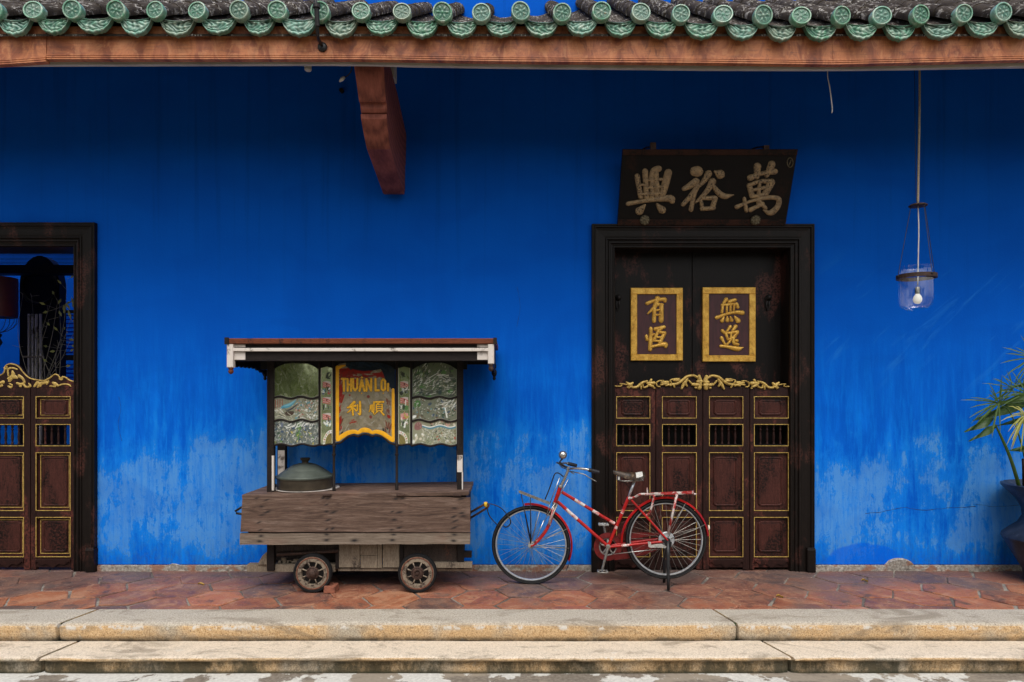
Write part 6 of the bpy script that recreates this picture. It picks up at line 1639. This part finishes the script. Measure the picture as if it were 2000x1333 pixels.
# saddle
sd_ = sub_empty('saddle', bike)
A, Z_ = zb6(1092,245), zb6(1345,262)
m = MB(); Ls = (Z_-A).length; du = (Z_-A).normalized(); nu, nv = 28, 14
def sf(u, v):
    q = -1+2*v
    w = np.interp(u, [0,.08,.3,.5,.7,.85,.97,1], [.010,.022,.028,.040,.078,.092,.075,.05])
    top = np.interp(u, [0,.1,.4,.7,.9,1], [.004,.006,-.004,-.001,.012,.004])
    dr = np.interp(u, [0,.1,.4,.6,.8,1], [.022,.03,.045,.055,.05,.035])
    ang = q*1.35
    return A+du*(u*Ls)+ev*(math.sin(ang)/math.sin(1.35)*w)+Vector((0,0,top-dr*(1-math.cos(ang))/(1-math.cos(1.35))))
m.grid(sf, nu, nv); n = len(m.v); m.v += [tuple(Vector(p)+Vector((0,0,-.006))) for p in m.v]; m.f += [[n+q for q in f_[::-1]] for f_ in m.f]; m.mi = [0]*len(m.f)
m.build('seat', MT['saddle_leather'], sd_, smooth=True)
m = MB()
m.grid(lambda u, v: Vector(sf(.70+.2*u, .58+.34*v))+Vector((0,0,.002))+ev*.002, 6, 8); m.build('pale_patch', MT['wire_white'], sd_, smooth=True)
for (x_, v, h) in ((1137,.0,32),(1318,.055,36),(1318,-.055,36)):
    m = MB(); c0 = zb6(x_,285,v); c1 = zb6(x_,285+h,v); P = []
    for k in range(41):
        t = k/40; a = t*2*math.pi*4; P.append(c0+(c1-c0)*t+eu*(.016*math.cos(a))+ev*(.016*math.sin(a)))
    m.tube(P, .0035, 6); m.build('coil_spring', MT['chrome'], sd_, smooth=True)
m = MB()
for v in (.03, -.03):
    m.tube([zb6(1130,320,v*.4), zb6(1180,328,v), zb6(1335,322,v*1.7)], .005, 6)
m.tube([zb6(1205,331,-.03), zb6(1205,331,.03)], .009, 8); m.tube([zb6(1262,327,-.03), zb6(1262,327,.03)], .013, 8)
m.build('saddle_rail', MT['dull_steel'], sd_, smooth=True)
m = MB(); m.tube([STt, zb6(1263,325)], .0112, 12); m.build('seat_post', MT['alloy_rim'], sd_, smooth=True)
# chain case and cranks
cc_ = sub_empty('chain_drive', bike)
vq = -.045
def gpoly(pts, v0, v1, name, mt, par):
    vs = [zb6(a, b, v0) for a, b in pts]+[zb6(a, b, v1) for a, b in pts]; n = len(pts)
    m = MB(); m.add(vs, [list(range(n)), list(range(2*n-1,n-1,-1))]+[((i+1)%n,i,n+i,n+(i+1)%n) for i in range(n)]); return m.build(name, MT[mt], par)
# outline (outer) and a cut-away window for the chainring
outer = [(1050+112*math.cos(R(a)), 850+112*math.sin(R(a))) for a in range(60, 261, 10)]+[(1200,740),(1480,735),(1485,770),(1440,870),(1340,905),(1180,935)]
m = MB(); inn = [(1050+72*math.cos(R(a)), 850+72*math.sin(R(a))) for a in range(0, 360, 10)]
# ring around the chainring
ringo = [(1050+112*math.cos(R(a)), 850+112*math.sin(R(a))) for a in range(0, 360, 10)]
n = 36
vs = [zb6(a,b,vq+.008) for a,b in ringo]+[zb6(a,b,vq+.012) for a,b in inn]+[zb6(a,b,vq-.02) for a,b in inn]+[zb6(a,b,vq-.02) for a,b in ringo]
fs = []
for j in range(4):
    for k in range(n): fs.append((j*n+k, ((j+1)%4)*n+k, ((j+1)%4)*n+(k+1)%n, j*n+(k+1)%n))
m.add(vs, fs); m.build('chain_case', MT['case_red'], cc_, smooth=True, auto=40)
gpoly([(1120,755),(1140,742),(1300,738),(1490,737),(1500,760),(1400,765),(1220,790),(1160,800)], vq+.009, vq-.019, 'chain_case', 'case_red', cc_)
gpoly([(1140,905),(1220,900),(1330,888),(1440,862),(1445,878),(1340,915),(1210,944),(1100,958)], vq+.009, vq-.019, 'chain_case', 'case_red', cc_)
gpoly([(1165,805),(1300,790),(1480,772),(1470,850),(1330,880),(1170,895)], vq-.005, vq-.017, 'chain_case', 'case_red', cc_)
cq = zb6(1050,850,vq-.012)
m = MB(); m.torus(cq, ev, .072, .008, 44, 6, .5)
for k in range(44):
    a = 2*math.pi*k/44; p = cq+(eu*math.cos(a)+Vector((0,0,1))*math.sin(a))*.080; m.ball(p, .0045, 6, 4)
for k in range(5):
    a = 2*math.pi*k/5+.3; m.tube([cq, cq+(eu*math.cos(a)+Vector((0,0,1))*math.sin(a))*.070], .008, 6)
m.build('chainring', MT['hub_alloy'], cc_, smooth=True)
m = MB(); m.lathe([(.001,-.004),(.072,-.003),(.072,.0),(.001,.0)], zb6(1050,850,vq-.03), ev, 32); m.build('case_back', MT['maroon_panel'], cc_)
def crank(ang_pts, v, name):
    p0, p1 = ang_pts
    s_ = 1 if v > 0 else -1
    m = MB(); m.tube([p0, p1], [.0125,.0095], 10); m.lathe([(.019,-.008),(.019,.008),(.012,.011),(.001,.011)], p0, ev*s_, 18); o = m.build('crank', MT['dull_steel'], cc_, smooth=True, auto=40)
    m = MB(); q = p1+ev*s_*.055
    for k in (-.035, .035):
        m.tube([q+eu*k-ev*.035, q+eu*k+ev*.035], .010, 8)
    m.tube([p1, q+ev*s_*.045], .008, 8); m.tube([q-eu*.04-ev*.036*s_, q+eu*.04-ev*.036*s_], .007, 6); m.tube([q-eu*.04+ev*.036*s_, q+eu*.04+ev*.036*s_], .007, 6)
    m.build('pedal', MT['dull_steel' if v > 0 else 'hub_alloy'], o, smooth=True)
crank((zb6(1052,850,.06), zb6(1005,1035,.068)), .06, 'near')
crank((zb6(1052,850,-.07), zb6(1036,770,-.07)+ (zb6(1036,770,-.07)-zb6(1052,850,-.07))*1.1), -.07, 'far')
wire([zb6(1085,910,.05), zb6(1462,868,.06)], .0035, 'chrome', cc_, 'brake_rod')
# kickstand
ks = sub_empty('kickstand', bike)
ft = B(1305.5, 1150, .14); ft.z = .006
def stand_leg(top, foot, name='stand_leg'):
    m = MB(); d = (foot-top); m.tube([top, top+d*.3, top+d*.8, foot], [.016,.017,.013,.012], 8); m.build(name, MT['black_plastic'], ks, smooth=True)
stand_leg(DO+ev*.068, ft); 
f2 = B(1297, 1136, -.10); f2.z = .006
stand_leg(DO-ev*.06, f2)
gpoly([(1478,798),(1500,792),(1560,812),(1558,850),(1530,860),(1495,820)], .072, .060, 'stand_plate', 'black_plastic', ks)
m = MB(); m.tube([DO+ev*.06+Vector((-.012,0,-.15)), DO+ev*.085+Vector((-.012,0,-.155))], .007, 6); m.build('spring_bolt', MT['brick_red'], ks)
dy = sub_empty('brake_lever_arm', bike)
gpoly([(1368,808),(1390,812),(1398,836),(1440,828),(1478,826),(1520,850),(1508,862),(1440,856),(1395,860),(1374,852)], .088, .070, 'lever_plate', 'hub_alloy', dy)
# cable from cart handle to the wheel
m = MB(); P = [W(950,984,-.45), W(962,985.5,-.44), W(976,991,-.44), W(986,1000,-.43), W(991,1007,-.43)]
cl_ = empty('looped_cable', W(970,990,-.44), 'thin black cable looped from the cart handle to the bicycle front wheel', 'cable')
m.tube(crom([tuple(p) for p in P], 5), .0045, 6); 
P2 = [W(951,993,-.45), W(955,1006,-.44), W(963,1017,-.44), W(972,1026,-.43)]
m.tube(crom([tuple(p) for p in P2], 5), .0045, 6)
P3 = [W(991,1007,-.43), W(996,1014,-.45), W(997,1022,-.45), W(993,1028,-.45), W(987,1030,-.44), W(983,1027,-.42)]
m.tube(crom([tuple(p) for p in P3], 5), .0055, 6)
m.build('cable', MT['black_plastic'], cl_, smooth=True)

# ================================================================ GARDEN ACROSS THE COURTYARD (seen in the cart's mirrors)
def leaf_cloud(m, rn, clumps, n, big=1.0):
    for k in range(n):
        p, r = rn.choice(clumps); d = Vector((rn.gauss(0,1), rn.gauss(0,1), rn.gauss(0,1))).normalized()*r*rn.random()**.4
        q = p+d; a = Vector((rn.gauss(0,1), rn.gauss(0,1), rn.gauss(0,.6))).normalized()*rn.uniform(.08,.15)*big; b = a.cross(Vector((rn.gauss(0,1), rn.gauss(0,1), rn.gauss(0,1)))).normalized()*.055*big
        m.add([q-a, q+b, q+a, q-b], [(0,1,2,3)])
def tree(x, y, h, rad, low, seed, label, n=9000):
    rn = random.Random(seed); t = empty('garden_tree', (x, y, GZ), label, 'tree', 'trees across the courtyard')
    m = MB(); top = Vector((x, y, GZ+h*.6))
    m.tube([(x, y, GZ), (x+.05, y, GZ+h*.3), top], [.14,.10,.05], 10)
    cl = []
    for k in range(30):
        a = rn.uniform(0, 2*math.pi); r = rad*rn.uniform(.2, .9); z_ = GZ+low+(h-low)*rn.random()
        p = Vector((x+math.cos(a)*r, y+math.sin(a)*r, z_)); cl.append((p, rn.uniform(.4,.75)*rad*.55))
        if k < 12: m.tube([(x, y, GZ+h*rn.uniform(.1,.5)), (Vector((x,y,z_))+p)/2, p], [.04,.03,.012], 6)
    m.build('trunk', MT['bark'], t, smooth=True)
    m = MB(); leaf_cloud(m, rn, cl, n, 1.25); m.build('crown', MT['leaf_tree'], t)
tree(-7.5, -15.2, 5.2, 2.3, 1.4, 1, 'leafy garden tree across the courtyard, mirrored in the left cart panes')
tree(-3.2, -16.0, 5.8, 2.4, 1.4, 2, 'bushy garden tree across the courtyard, mirrored in the middle cart panes')
tree(1.2, -15.6, 4.8, 2.2, 1.4, 3, 'low round garden tree across the courtyard, mirrored in the right cart panes')
tree(-12, -16, 6.0, 2.6, 1.4, 4, 'tall garden tree across the courtyard beyond the left end of the porch')
tree(6, -16, 5.4, 2.4, 1.4, 5, 'dense garden tree across the courtyard opposite the doorway')
rn = random.Random(77)
hd = empty('garden_hedge', (-3.5, -13.6, GZ), 'long clipped green hedge across the courtyard, mirrored in the cart panes', 'hedge')
cl = [(Vector((-13+19*rn.random(), -13.6+rn.uniform(-.5,.5), GZ+.2+1.75*rn.random()**.8)), rn.uniform(.35,.6)) for k in range(230)]
m = MB(); leaf_cloud(m, rn, cl, 15000, 1.05); m.build('hedge_leaves', MT['leaf_tree'], hd)
m = MB()
for k in range(30):
    x_ = -13+19*k/29; m.tube([(x_, -13.6, GZ), (x_+.1, -13.6, GZ+1), (x_+rn.uniform(-.3,.3), -13.5, GZ+2)], [.05,.03,.01], 6)
m.build('hedge_stems', MT['bark'], hd)
